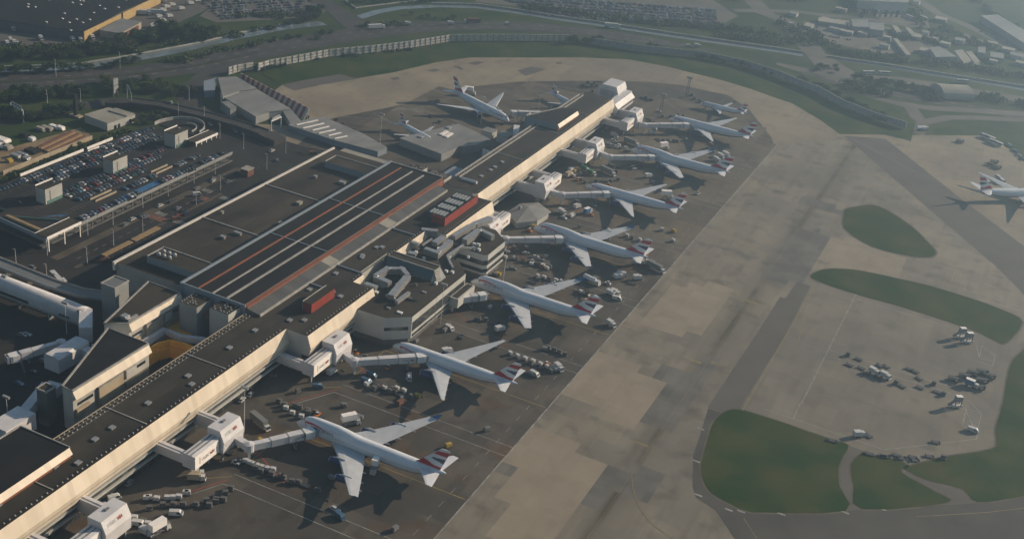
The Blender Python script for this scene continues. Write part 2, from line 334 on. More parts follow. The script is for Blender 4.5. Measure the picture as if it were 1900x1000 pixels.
for k in isl: struct(MB().sheet(grow(k, .9), -.022).build('worn_edge', 'dirty_edge'))
for k in isl: struct(MB().sheet(k, .02).build('grass_island', 'island_grass'))
sheet('grass_verge', [F(0, grass_edge+[(1640,250),(1690,262),(1700,225),(1640,190),(1560,160),(1440,120),(1339,98),(1200,80),(1080,72),(950,70),(840,72),(700,90),(560,112),(476,131)]), F(0,[(1834,252),(1880,262),(1960,290),(2000,350),(1900,300),(1870,275)])], -.10, 'island_grass')
# ---------------- painted lines ------------------------------------------
ln = MB(); yl = MB(); rl = MB()
def line(b, a, c, w=.35, z=0.0): b.ribbon([a, c], w, z)
def dashes(b, a, c, on, off, w, z=0.0):
    a = Vector((a[0], a[1])); c = Vector((c[0], c[1])); L = (c-a).length; d = (c-a)/L; t = 0
    while t < L: b.ribbon([a+d*t, a+d*min(t+on, L)], w, z); t += on+off
line(ln, (-149,200), (-149,836), .45)
dashes(ln, (-156.5,290), (-156.5,800), 4, 6, .2)
CY = [349.5+77.2*i for i in range(6)]
for k in range(-1, 6):
    y = 384+77.4*k; x1 = -149
    for yy in (y, y+7.2): line(ln, (-232, yy), (x1, yy), .28)
    line(ln, (-232, y), (-240, y-16), .3); line(rl, (-244, y-20), (-232, y+3), .3)
for i in range(6):
    c = CY[i]; line(yl, (-232, c), (-150, c), .4); line(rl, (-236, c-18), (-213, c-30), .35); line(yl, (-262+30, c-30), (-232, c), .3)
for k in range(5): line(yl, (-246, 300+77*k), (-232, 312+77*k), .35)
yl.ribbon([(-100.5,200),(-100.5,760)], .16, 0.0)
arc = [px(x, y) for x, y in ((1172,880),(1174,905),(1185,940),(1210,972),(1250,1000),(1290,1020))]; yl.ribbon(arc, .3, .0)
line(ln, (-52,630.5), (-52,499), .35); 
for a, b in (((1588,554),(1766,607)), ((1540,649),(1773,720)), ((1531,659),(1775,733)), ((1420,759),(1574,811)), ((1574,811),(1640,834)), ((1640,834),(1700,827)), ((1700,827),(1812,814)), ((1812,814),(1813,805)), ((1817,664),(1812,640)), ((1813,671),(1842,678)), ((1842,678),(1847,659)), ((1847,659),(1822,641)), ((1822,641),(1817,664)), ((1817,664),(1843,672)), ((1790,755),(1805,790)), ((1786,790),(1813,800)), ((1813,800),(1821,768)), ((1821,768),(1800,745)), ((1800,745),(1770,735)),((1786,790),(1791,765)),
             ((1700,724),(1668,716)), ((1472,776),(1485,748)), ((1640,257),(1824,260)), ((1727,324),(1830,326)), ((1850,416),(1900,415)), ((1731,330),(1840,332)), ((1571,252),(1700,320))):
    line(ln, px(*a), px(*b), .35)
for i in range(6): line(ln, px(1822-i*1+2, 648+i*5), px(1845, 660+i*3), .25) if i in (0, 3) else None
for i in range(7): line(ln, px(1794+i*2, 752+i*6), px(1817-i*1, 768+i*4.6), .22)
line(yl, (-74,470), (-74,625), .35)
for a, b in (((1566,598),(1700,645)), ((1700,645),(1810,680)), ((1506,720),(1600,745)), ((1600,745),(1700,778)), ((1503,553),(1475,655)), ((1700,958),(1830,950)), ((1830,950),(1960,935)), ((1380,960),(1408,1005)), ((1659,480),(1655,505)), ((1725,452),(1790,453))):
    line(yl, px(*a), px(*b), .28)
for x, y in ((1190,823),(1330,675),(1290,670),(1395,560),(1362,545)):
    p = px(x, y); yl.ribbon([p+Vector((-3,0,0)), p+Vector((3,0,0))], 1.2, 0.0)
for x, y in ((1300,795),(1292,855),(1296,918),(1352,945),(1375,948),(1450,953),(1568,950),(1637,944)):
    p = px(x, y); ln.ribbon([p+Vector((-1.6,0,0)), p+Vector((1.6,0,0))], .9, -.01)
# chevron hatching beside the far stands
for i in range(16):
    f = i/15; a = Vector(px(*(724+f*60, 207-f*10))); b = Vector(px(*(740+f*45, 198+f*14)))
    line(ln, a, b, .35)
for a, b in (((786,205),(905,245)), ((800,215),(860,238)), ((700,190),(735,200)), ((800,165),(960,225)), ((880,160),(985,185)), ((1000,156),(1080,168)), ((1243,180),(1430,262)), ((1145,155),(1150,150)), ((1230,188),(1260,180)), ((1235,190),(1262,205)), ((620,215),(720,222)), ((690,208),(735,232))):
    line(ln, px(*a), px(*b), .4)
struct(ln.build('stand_markings_white', 'white_line')); struct(yl.build('markings_yellow', 'yellow_line')); struct(rl.build('markings_red', 'red_line'))
# ---------------- aircraft -----------------------------------------------
SPEC = {
 '747': dict(L=69.6, zc=5.5, rings=[(0,.05,-.9,-1.0),(.8,.75,-.1,-1.7),(2,1.45,1.0,-2.3),(3.6,2.1,2.5,-2.75),(5.2,2.6,3.7,-3.0),(7.5,3.0,4.5,-3.2),(11,3.22,4.8,-3.3),(20,3.25,4.75,-3.3),(25,3.25,4.2,-3.3),(30,3.25,3.35,-3.3),(50,3.25,3.25,-3.3),(56,3.0,3.2,-2.5),(61,2.3,3.1,-1.2),(65,1.45,2.9,.3),(68.3,.6,2.55,1.5),(69.2,.2,2.3,1.9)],
   wing=[(19.0,-1.7,3.0,15.5,1.5),(28.5,-.7,12.6,11.0,1.0),(44.6,1.6,31.2,3.9,.35)], tail=[(58.0,2.0,1.6,9.0,.8),(66.0,2.7,11.1,2.8,.3)], fin=[(55.5,66.3,3.0),(66.3,70.2,12.9)], eng=[(24.0,11.9,1.45),(32.6,21.0,1.45)], winglet=1.9, gear=[(8,0),(32,2.0),(32,-2.0),(35,5.2),(35,-5.2)], rib=(5.2,16,40)),
 '777': dict(L=63.7, zc=5.6, rings=[(0,.05,-.8,-.9),(.8,.8,0,-1.6),(2.2,1.5,1.1,-2.2),(4,2.15,2.1,-2.65),(6.5,2.7,2.75,-2.95),(10,3.05,3.05,-3.1),(14,3.1,3.1,-3.1),(40,3.1,3.1,-3.1),(46,2.95,3.1,-2.6),(52,2.4,3.0,-1.5),(57,1.7,2.8,-.2),(61,.9,2.5,1.0),(63.4,.25,2.2,1.6)],
   wing=[(18.5,-1.5,2.9,14.0,1.4),(26.0,-.5,10.5,9.0,.95),(41.3,1.9,30.4,1.6,.25)], tail=[(52.5,2.0,1.3,8.0,.7),(59.7,2.9,10.7,2.6,.25)], fin=[(51.0,60.6,2.9),(60.6,64.2,12.2)], eng=[(20.5,9.7,1.9)], winglet=0, gear=[(6,0),(32,5.4),(32,-5.4)], rib=(4.6,12,32)),
 'a320': dict(L=37.6, zc=3.7, rings=[(0,.04,-.45,-.55),(.6,.6,.15,-1.1),(1.6,1.1,.9,-1.5),(3,1.6,1.6,-1.8),(5,1.95,1.98,-2.0),(24,1.98,2.0,-2.0),(28,1.8,2.0,-1.5),(32,1.2,1.9,-.6),(35.5,.6,1.65,.4),(37.4,.15,1.4,.9)],
   wing=[(11.5,-1.1,1.9,7.2,.8),(15.0,-.7,6.2,3.9,.5),(20.3,.6,16.9,1.5,.18)], tail=[(31.2,1.0,.9,3.9,.4),(34.2,1.4,6.2,1.6,.15)], fin=[(28.6,34.6,1.85),(34.0,36.8,8.0)], eng=[(12.2,5.75,1.15)], winglet=.9, gear=[(5,0),(17.5,3.7),(17.5,-3.7)], rib=(2.6,8,30)),
}
def aircraft(kind, name, label, cat, group):
    sp = SPEC[kind]; zc = sp['zc']; root = thing(name, label, cat, group=group)
    rg = sp['rings']; N = 24; mb = MB()
    def ring(x):
        for i in range(len(rg)-1):
            if rg[i][0] <= x <= rg[i+1][0]:
                t = (x-rg[i][0])/(rg[i+1][0]-rg[i][0]); return [rg[i][k]*(1-t)+rg[i+1][k]*t for k in range(4)]
        return rg[-1]
    def surf(x, th, k=1.0):      # th measured up from the horizontal, pi-th on the other side
        _, w, zt, zb = ring(x); z0 = (w*0) if True else 0
        zm = zt-(zt-zb)/2 if (zt-zb) < 2*w+.5 else zb+w
        c, s_ = cos(th), sin(th)
        return (-x, w*c*k, zc+zm+(s_*(zt-zm) if s_ > 0 else s_*(zm-zb))*k)
    xs = []
    for i in range(len(rg)-1):
        n = 3 if rg[i+1][0]-rg[i][0] > 4 else 2
        xs += [rg[i][0]+(rg[i+1][0]-rg[i][0])*j/n for j in range(n)]
    xs.append(rg[-1][0])
    vs = [surf(x, 2*pi*k/N) for x in xs for k in range(N)]; fs = []; ms = []
    for i in range(len(xs)-1):
        for k in range(N):
            k2 = (k+1)%N; fs.append((i*N+k, i*N+k2, (i+1)*N+k2, (i+1)*N+k))
            a = (k+.5)/N*2*pi; ms.append(1 if (sin(a) < -.55 and xs[i] < rg[-1][0]*.93 and xs[i] > 1.5) else 0)
    mb.add(vs, fs, ms); fus = mb.build('fuselage', ['plane_white', 'plane_navy'], root, True)
    # cockpit windows, cabin windows, ribbon, titles
    b = MB(); xw = 3.0 if kind == '747' else (2.6 if kind == '777' else 1.6)
    for t0, t1 in ((.42*pi,.50*pi),(.50*pi,.58*pi),(.30*pi,.41*pi),(.59*pi,.70*pi)):
        dx = 1.3 if abs((t0+t1)/2-pi/2) < .3 else 1.7
        b.add([surf(xw, t0, 1.02), surf(xw, t1, 1.02), surf(xw+dx, t1, 1.02), surf(xw+dx, t0, 1.02)], [(0,1,2,3)])
    b.build('cockpit_window', 'glass', root)
    for s_ in (0, 1):
        f = (lambda t: t) if s_ == 0 else (lambda t: pi-t)
        for lo_, hi_, th in [(xw+4.5, rg[-1][0]*.86, .12)]+([(6, 22.5, .62)] if kind == '747' else []):
            b = MB(); x = lo_; k = 0
            b.v += [surf(x, f(th), 1.012), surf(x, f(th+.11), 1.012)]
            while x < hi_:
                x += .3 if k % 2 == 0 else .7; b.v += [surf(x, f(th), 1.012), surf(x, f(th+.11), 1.012)]; n_ = len(b.v); b.f.append((n_-4, n_-3, n_-1, n_-2)); b.m.append(k % 2); k += 1
            b.build('cabin_windows', ['plane_grey', 'plane_white'], root)
    r0, r1, thd = sp['rib']; K = 14
    for s in (0, 1):
        b = MB(); hb = MB()
        f = (lambda t: t) if s == 0 else (lambda t: pi-t)
        L = []
        for i in range(K+1):
            t = i/K; x = r0+(r1-r0)*t; th = radians(thd)+.10*sin(t*pi)-.22*t+(.06 if t < .1 else 0); w_ = ((.19 if kind == '747' else .24)*(1-t)**.7+.03) if t > .06 else .14
            L.append((surf(x, f(th+w_/2), 1.02), surf(x, f(th-w_/2), 1.02)))
        b.add([p for q in L for p in q], [(2*i, 2*i+1, 2*i+3, 2*i+2) for i in range(K)])
        hx = r0-.1; L = []
        for i in range(5):
            t = i/4; x = hx+(1.9*t if kind != 'a320' else 1.0*t); th = radians(thd)-.08-.42*t
            L.append((surf(x, f(th+.06), 1.02), surf(x+.7*(1-t)+.1, f(th), 1.02)))
        hb.add([p for q in L for p in q], [(2*i, 2*i+1, 2*i+3, 2*i+2) for i in range(4)])
        b.build('red_ribbon', 'plane_red', root); hb.build('ribbon_curl', 'plane_navy', root)
    cu = bpy.data.curves.new('t', 'FONT'); cu.body = 'BRITISH AIRWAYS'; cu.size = 1.35 if kind != 'a320' else .95
    to = bpy.data.objects.new('t', cu); COL.objects.link(to); dg = bpy.context.evaluated_depsgraph_get(); me = to.evaluated_get(dg).to_mesh()
    tv = [v.co.copy() for v in me.vertices]; tf = [tuple(p.vertices) for p in me.polygons]; to.to_mesh_clear()
    bpy.data.objects.remove(to); mx = max(v.x for v in tv); x0 = r0+3.2 if kind != '747' else r0+3.5
    hh = 3.1 if kind != 'a320' else 2.0
    for s in (0, 1):
        vv = []; b = MB()
        for v in tv:
            xx = x0+v.x if s == 0 else x0+mx-v.x
            th = (.27 if kind == '747' else .26)+(v.y)/hh; vv.append(surf(xx, th if s == 0 else pi-th, 1.018))
        b.add(vv, tf)
        b.build('title_lettering', 'plane_navy', root)
    # wings
    def slab(secs, s, name, m, extra=None):   # secs: LEx, z, y, chord, thickness
        b = MB(); pr = [(0,0),(.06,.42),(.30,.55),(.70,.30),(1,.03),(.70,-.22),(.30,-.42),(.06,-.35)]
        for (x, z, y, c, t) in secs: b.v += [(-(x+u*c), s*y, zc+z+w*t) for u, w in pr]
        n = len(pr)
        for i in range(len(secs)-1):
            for k in range(n): q = (i*n+k, i*n+(k+1)%n, (i+1)*n+(k+1)%n, (i+1)*n+k); b.f.append(q if s < 0 else q[::-1]); b.m.append(0)
        e = tuple(range((len(secs)-1)*n, len(secs)*n)); b.f.append(e if s > 0 else e[::-1]); b.m.append(0)
        if extra: extra(b)
        return b.build(name, m, root)
    for s in (-1, 1):
        wg = sp['wing']
        def fair(b):
            for t in ((.30,.62,.9) if kind == 'a320' else (.2,.38,.62,.8)):
                for i in range(len(wg)-1):
                    pass
                y = wg[0][2]+(wg[-1][2]-wg[0][2])*t; i = 0 if y < wg[1][2] else 1; a, c = wg[i], wg[i+1]; u = (y-a[2])/(c[2]-a[2])
                xx = a[0]+(c[0]-a[0])*u; ch = a[3]+(c[3]-a[3])*u; z = zc+a[1]+(c[1]-a[1])*u
                b.cyl((-(xx+ch*.62), s*y, z-.3), (-(xx+ch*.9), s*y, z-.45), .22, .42, 6); b.cyl((-(xx+ch*.9), s*y, z-.45), (-(xx+ch*1.14), s*y, z-.25), .42, .06, 6)
        slab([(wg[0][0]-1.2, wg[0][1]-.1, 0, wg[0][3]+2, wg[0][4]*1.1)]+list(wg), s, 'wing', 'plane_wing', fair)
        slab([(sp['tail'][0][0], sp['tail'][0][1], 0, sp['tail'][0][3], sp['tail'][0][4])]+list(sp['tail']), s, 'tailplane', 'plane_white')
        if sp['winglet']:
            w = wg[-1]; b = MB(); h = sp['winglet']
            b.add([(-w[0]-.3, s*w[2], zc+w[1]), (-w[0]-w[3], s*w[2], zc+w[1]), (-w[0]-w[3]-1.1, s*(w[2]+h*.75), zc+w[1]+h), (-w[0]-w[3]+.3, s*(w[2]+h*.75), zc+w[1]+h),
                   (-w[0]-.3, s*w[2], zc+w[1]-.15), (-w[0]-w[3], s*w[2], zc+w[1]-.15), (-w[0]-w[3]-1.1, s*(w[2]+h*.75+.1), zc+w[1]+h-.05), (-w[0]-w[3]+.3, s*(w[2]+h*.75+.1), zc+w[1]+h-.05)],
                  [(0,1,2,3),(7,6,5,4),(0,4,5,1),(1,5,6,2),(2,6,7,3),(3,7,4,0)]); b.build('winglet', 'sky_blue' if kind == '747' else 'plane_navy', root)
        for (ex, ey, er) in sp['eng']:
            y = ey*s; wz = zc-1.0+(ey-3)*.08; ez = wz-er*1.25; b = MB(); prof = [(0,.80),(-.25,.97),(-1.2,1.02),(-2.8,.95),(-4.2,.72)]; k = er/1.0
            n = 14
            for j, (u, w_) in enumerate(prof): b.v += [(-ex+u*min(k,1.5), y+er*w_*cos(2*pi*i/n), ez+er*w_*sin(2*pi*i/n)) for i in range(n)]
            for j in range(len(prof)-1):
                for i in range(n): b.f.append((j*n+i, (j+1)*n+i, (j+1)*n+(i+1)%n, j*n+(i+1)%n)); b.m.append(1 if j == 0 else 0)
            e0 = len(prof); sc = min(k, 1.5)
            b.cyl((-ex-.5*sc, y, ez), (-ex-.55*sc, y, ez), er*.84, er*.84, 14, 2); b.cyl((-ex-4.0*sc, y, ez), (-ex-5.6*sc, y, ez), er*.5, er*.12, 12, 3)
            en = b.build('engine', ['plane_navy', 'plane_wing', 'dark', 'steel'], root, False)
            b = MB(); b.add([(-ex-1.2, y-.2, ez+er*.95), (-ex-7.0, y-.2, wz-.1), (-ex-7.0, y-.2, wz+.5), (-ex-3.2, y-.2, wz+.5), (-ex-1.2, y+.2, ez+er*.95), (-ex-7.0, y+.2, wz-.1), (-ex-7.0, y+.2, wz+.5), (-ex-3.2, y+.2, wz+.5)],
                [(0,1,2,3),(7,6,5,4),(0,4,5,1),(1,5,6,2),(2,6,7,3),(3,7,4,0)]); b.build('pylon', 'plane_wing', en)
    # fin with its waves of red, white and blue
    (b0, b1, bz), (t0, t1, tz) = sp['fin']; U_, V_ = 44, 48; b = MB(); hs = .38 if kind != 'a320' else .22
    def col(u, v):
        if v < .31-.17*u+.02*sin(u*7): return 1
        if u > .04 and .66+.05*u+.02*sin(u*6) < v < .84+.07*u: return 1
        if u > .24 and abs(v-.50+.05*u) < .02+.13*(u-.24): return 2
        return 0
    for side in (-1, 1):
        o = len(b.v)
        for i in range(U_+1):
            for j in range(V_+1):
                u, v = i/U_, j/V_; xl = b0+(t0-b0)*v; xr = b1+(t1-b1)*v
                if v < .14: xl -= (.14-v)*(14 if kind != 'a320' else 8)*.6
                th = hs*(1-.65*v)*sin(pi*min(1, u*1.02+.02)**.6)
                b.v.append((-(xl+(xr-xl)*u), side*th, zc+bz-.7+(tz-bz+.7)*v-(.12*u*v)))
        for i in range(U_):
            for j in range(V_):
                q = (o+i*(V_+1)+j, o+(i+1)*(V_+1)+j, o+(i+1)*(V_+1)+j+1, o+i*(V_+1)+j+1)
                b.f.append(q if side < 0 else q[::-1]); b.m.append(col((i+.5)/U_, (j+.5)/V_))
    o2 = (U_+1)*(V_+1)
    for i in range(U_): b.f.append((i*(V_+1)+V_, (i+1)*(V_+1)+V_, o2+(i+1)*(V_+1)+V_, o2+i*(V_+1)+V_)); b.m.append(0)
    b.build('tail_fin', ['plane_white', 'plane_red', 'plane_navy'], root)
    for gx, gy in sp['gear']:
        b = MB(); b.cyl((-gx, gy, 1), (-gx, gy, zc-1.6), .2, n=6, m=0)
        r = .62 if kind != 'a320' else .5
        for dx in ((-1.2,1.2) if gy and kind != 'a320' else (0,)):
            for dy in (-.6,.6): b.cyl((-gx+dx, gy+dy-.22, r), (-gx+dx, gy+dy+.22, r), r, n=10, m=1)
        if gy and kind != 'a320': b.beam((-gx-1.2, gy, r), (-gx+1.2, gy, r), .2, .2)
        b.build('landing_gear', ['steel', 'rubber'], root)
    return root
P747 = aircraft('747', 'four_engine_airliner', '', 'airliner', 'white airliners with red and blue tails')
P777 = aircraft('777', 'twin_engine_airliner', '', 'airliner', 'white airliners with red and blue tails')
P320 = aircraft('a320', 'narrow_body_airliner', '', 'airliner', 'white airliners with red and blue tails')
NX = -227.5
for proto, loc, rz, lab in (
  (P747, (NX-1.3, CY[0]+1, 0), pi, 'large four-engine airliner nearest the camera, a white truck beside its rear fuselage'),
  (P777, (NX, CY[1]-1, 0), pi, 'twin-engine airliner next to the pavilion flashing in the sun, second nearest the camera'),
  (P747, (NX, CY[2]+.5, 0), pi, 'four-engine airliner with a white tanker at its far wing tip, beside the office block'),
  (P747, (NX-1, CY[3]+3, 0), pi, 'four-engine airliner with an orange tug at its nose, beyond the angular office block'),
  (P777, (NX, CY[4]+2.5, 0), pi, 'twin-engine airliner with a blue truck before its near wing, beyond the pale pointed hut'),
  (P747, (NX+.5, CY[5]+4, 0), pi, 'four-engine airliner beside the white parked cars, third from the far end of its row'),
  (P777, (NX+1, 818.5, 0), pi, 'twin-engine airliner behind the farthest pavilion, second from the far end of its row'),
  (P320, (-220, 874.5, 0), pi, 'small airliner standing alone beyond the end of the pier by two masts'),
  (P777, (-314, 731.5, 0), atan2(731.5-757, -314+372), 'large airliner parked behind the pier, its nose by the low grey annex'),
  (P320, (-284, 795, 0), atan2(795-811, -284+318), 'small airliner nosed in behind the far end of the pier'),
  (P320, (-337, 665, 0), atan2(665-679, -337+371), 'small airliner half hidden behind the low grey flat-roofed building'),
): dup(proto, loc, rz, lab)
pt = px(1815, 352, 6); pn = px(1990, 353, 6); d = (pn-pt).normalized(); n_ = px(1813, 354, 7)
dup(P777, (n_.x+d.x*63, n_.y+d.y*63, 0), atan2(d.y, d.x), 'airliner cut by the right edge of the view, parked on the remote apron')
# ---------------- the terminal -------------------------------------------
GRP = 'terminal'
T = thing('terminal_building', 'long terminal with black striped hall roof and sunlit sloping cream cladding along its pier', 'terminal', (-283, 480, 0))
RZ = 19.0
def fa(y0, y1, xr, e0=True, e1=True):       # sloping cladding with its glazed floors below; xr = roof edge
    g = 0.0
    b = MB(); b.extr([(xr, RZ+.25), (xr+1.9, 13.4), (xr+1.0, 9.2), (xr-3, 9.2), (xr-3, RZ)], y0, y1, 0, ms=[0,0,0,0,1]); c = b.build('cladding', ['cladding', 'roof_felt'], T)
    b = MB(); b.box(xr+1.35, xr+1.5, y0+.1, y1-.1, 11.0, 11.18); b.build('cladding_joint', 'steel', c)
    b = MB(); b.extr([(xr-.6, 0), (xr-.6, 9.15), (xr-2.9, 9.15), (xr-2.9, 0)], y0+.3, y1-.3, 0); b.build('glazed_wall', 'glass_band', T)
    for z, o in ((6.6, .4), (3.2, .2)):
        b = MB(); b.box(xr-1, xr+o, y0+.2, y1-.2, z, z+1.0); b.build('spandrel', 'cladding_grey', T)
def seams(xr, y0, y1):
    b = MB(); y = y0+12
    while y < y1-4: b.box(xr+1.0, xr+1.12, y, y+.12, 9.3, 13.3); y += 24
    b.build('panel_seam', 'steel', T)  # thin vertical seam strips between cladding panels
def core(name, x0, x1, y0, y1, z1, mt, mw='wall_grey', z0=0): b = MB(); b.box(x0, x1, y0, y1, z0, z1, 0, 1); return b.build(name, [mw, mt], T)
core('pier_roof', -283, -263.9, 180, 392.9, RZ, 'roof_felt'); core('pier_roof', -283, -263.9, 576, 789, RZ, 'roof_felt')
for a in ((180, 389, -261), (444, 453, -261), (575, 789, -261)): fa(*a)
fa(389.2, 444, -250); fa(517, 571.8, -250); fa(481, 516.8, -261)
seams(-261, 180, 389); seams(-261, 575, 789)
core('bay_roof', -283, -252.9, 389.1, 444, RZ+.01, 'roof_felt', 'cladding_grey'); core('bay_roof', -283, -252.9, 517, 571.9, RZ+.01, 'roof_felt', 'cladding_grey')
core('hall_roof', -283, -263.9, 444.1, 516.9, RZ, 'roof_felt', 'cladding_grey')
core('hall_roof', -286, -283.02, 391, 577, RZ, 'roof_felt')
for y, x1 in ((389, -250), (444, -250), (517, -250), (571.8, -250)):
    b = MB(); b.extr([(x1, RZ), (x1+1.85, 13.4), (x1+.95, 9.3), (-261, 9.3), (-261, RZ)], y-.05 if y in (389, 517) else y, y+.0 if y in (389,517) else y+.05, 0); b.build('end_wall', 'cladding_grey', T)
# black main roof with its stripes
b = MB(); b.box(-319, -285.2, 391, 577, 0, 22, 0, 1); hall = b.build('black_roof', ['wall_dark', 'roof_black'], T)
for x, m, w in ((-310.3, 'terracotta', .8), (-302.4, 'parapet', .7), (-294.6, 'parapet', 1.0)):
    b = MB(); b.box(x-w/2, x+w/2, 391.5, 573+(-302-x)*.1, 22.0, 22.5); b.build('roof_stripe', m, hall)
b = MB(); b.box(-319.6, -318.6, 390, 578, 0, 22.9); b.build('parapet', 'parapet_blue', hall)
b = MB(); b.box(-318.6, -285, 577, 577.6, 0, 22.6); b.build('parapet', 'parapet', hall)
b = MB(); b.box(-318.6, -284, 390.4, 391, 12, 22.6); b.build('parapet', 'parapet_blue', hall)
for y in (458, 511.5):
    b = MB(); b.box(-318.5, -285.3, y-.25, y+.25, 22.02, 22.35); b.build('expansion_joint', 'parapet_blue', hall)
b = MB(); b.box(-285.2, -283, 391, 576, 15, 21.6); b.build('red_gutter', 'terracotta', T)
b = MB(); b.extr([(-283, 21.0), (-276.8, 19.9), (-276.8, 18), (-283, 18)], 391, 568, 0); gl = b.build('roof_light', ['roof_strip'], T)
for y in (411.6, 417.7, 423.8, 454, 459.5, 507, 513): pass
for y0, y1 in ((449, 457), (503.5, 512.5)):
    b = MB(); b.extr([(-282.9, 21.1), (-276.7, 20.0), (-276.7, 18.5), (-282.9, 18.5)], y0, y1, 0); b.build('roof_light_panel', 'roof_light', T)
b = MB(); b.box(-276.75, -276.1, 391, 567.5, 19, 20.2); b.build('roof_light_kerb', 'parapet', T)
# forecourt side of the hall
b = MB(); b.box(-361.5, -319.6, 396, 583.6, 0, 17, 0, 1); fh = b.build('front_hall', ['wall_grey', 'roof_brown'], T)
b = MB(); b.box(-362.7, -361.5, 394.6, 584.2, 13.5, 17.8); b.build('front_parapet', 'coping', fh)
for y in (459.8, 514.5):
    b = MB(); b.box(-361.4, -319.8, y-.3, y+.3, 17.02, 17.5); b.build('expansion_joint', 'parapet', fh)
for x in (-352, -341):
    b = MB(); b.box(x-.25, x+.25, 400, 560, 17.02, 17.2); b.build('roof_walkway', 'roof_brown', fh)
for y0, y1 in ((404.5, 416), (556.5, 567.5)):
    b = MB(); b.box(-350, -320, y0, y1, 17, 20.6, 0, 1); pr = b.build('roof_room', ['louver_blue' if 0 else 'parapet_blue', 'roof_brown'], fh)
    b = MB(); b.box(-350.2, -320, y1, y1+.5, 17, 21.0); b.build('parapet', 'parapet', pr)
    b = MB(); b.box(-350.6, -350, y0, y1+.5, 17, 21.0); b.build('parapet', 'parapet', pr)
    if y0 < 450:
        for i in range(6):
            x, y = -347+(i//2)*3.2, 408.5+(i%2)*3.6; b = MB(); b.cyl((x, y, 20.6), (x, y, 21.6), 1.1, n=12); b.cyl((x, y, 21.6), (x, y, 22.2), 1.1, .4, 12); b.build('roof_cowl', 'duct', pr)
for i, (x, y, sx, sy) in enumerate(((-339,447,2.4,1.6),(-333,505,2.2,3),(-346,540,1.6,1.6),(-326,478,2,2),(-330,543,3.5,2.5),(-357,470,1.2,1.2),(-336,455,4,1.5))):
    b = MB(); b.box(x-sx/2, x+sx/2, y-sy/2, y+sy/2, 17, 18.2); b.box(x-sx/2-.2, x+sx/2+.2, y-sy/2-.2, y+sy/2+.2, 18.2, 18.4); b.build('roof_vent', 'roof_light' if i%2 else 'duct', fh)
b = MB(); b.box(-362, -330, 584.3, 596, 0, 13.5, 0, 1); b.build('end_annex', ['wall_grey', 'roof_light'], T)
b = MB(); b.box(-330, -318, 584, 590, 0, 15, 0, 1); b.build('end_annex', ['wall_grey', 'parapet_blue'], T)
# studs (handrail posts) along the roof edges: pattern of the roof edge
def studs(x, y0, y1, z=RZ, dy=2.4, rows=1):
    for r in range(rows):
        top = []; y = y0
        while y < y1: top += [(y, z+.08), (y, z+.6), (y+.42, z+.6), (y+.42, z+.08)]; y += dy
        b = MB(); b.extr([(y0-.1, z+.001)]+top+[(y1, z+.08), (y1, z+.001)], x+r*1.7, x+r*1.7+.4, 0, axis='x', ms=[1]+[0,0,0,1]*(len(top)//4)+[1,1]); b.build('roof_edge_rail', ['parapet', 'roof_felt'], T)
studs(-262.6, 182, 388); studs(-262.6, 446, 516); studs(-262.6, 576, 786); studs(-252, 391, 443); studs(-252, 519, 571)
studs(-282.2, 182, 392, rows=2); studs(-282.4, 590, 785, rows=1, dy=1.9)
b = MB(); b.box(-283.6, -283, 590, 780, 18.2, 19.8); b.box(-280.6, -280.2, 590, 780, 19, 19.8); b.build('roof_edge_gutter', 'parapet', T)
b = MB(); b.box(-283.4, -283, 182, 392, 17, 19.2); b.build('roof_edge_gutter', 'wall_tan', T)
for y in (300, 252, 348, 640, 697, 745):
    b = MB(); b.box(-282.4, -263, y-.2, y+.2, RZ+.02, RZ+.3); b.build('expansion_joint', 'parapet', T)
for y in (430, 453.5, 506): b = MB(); b.box(-276, -262, y-.3, y+.3, RZ+.02, RZ+.7); b.build('expansion_joint', 'parapet_blue', T)
for i, (x, y) in enumerate([(-271,y) for y in (236,262,282,291,311,335,362,380,600,612,618,628)]+[(-266,y) for y in (268,331)]+[(-272,446),(-271,482),(-269,484),(-271,468),(-273,425),(-268,423),(-258,428),(-259,400),(-264,396),(-272,470)]):
    b = MB(); b.box(x-.9, x+.9, y-1.2, y+1.2, RZ, RZ+.5); b.box(x-1.0, x+1.0, y-1.2, y+1.2, RZ+.5, RZ+.65); b.build('roof_vent', 'duct', T)
# red plant screens on the roof with cooling units
b = MB(); b.box(-264.6, -260, 407, 426, RZ, 23.6, 0, 1); r1 = b.build('plant_room', ['plant_red', 'roof_brown'], T)
b = MB(); b.box(-264.9, -264.6, 407, 426, RZ, 24.0); b.build('parapet', 'parapet', r1)
for x0, x1, y0, y1 in ((-256.2,-255.8,526,565),(-264,-256.2,526,526.4)):
    b = MB(); b.box(x0, x1, y0, y1, RZ, 23.6); b.build('plant_screen', 'plant_red', T)
for i in range(4):
    y = 530+i*8.6; b = MB(); b.box(-268, -258.5, y, y+6.2, RZ+.8, 22.6); u = b.build('cooling_unit', 'louver', T)
    b = MB()
    for k in range(5): b.box(-267.6+k*1.9, -266.6+k*1.9, y+.3, y+5.9, 22.62, 22.9)
    b.build('fan_grille', 'duct', u)
    b = MB()
    for k in range(4): b.beam((-258.3, y+1+k*1.4, RZ), (-256.8, y+1+k*1.4, 22), .3, .3)
    b.build('unit_leg', 'steel', u)
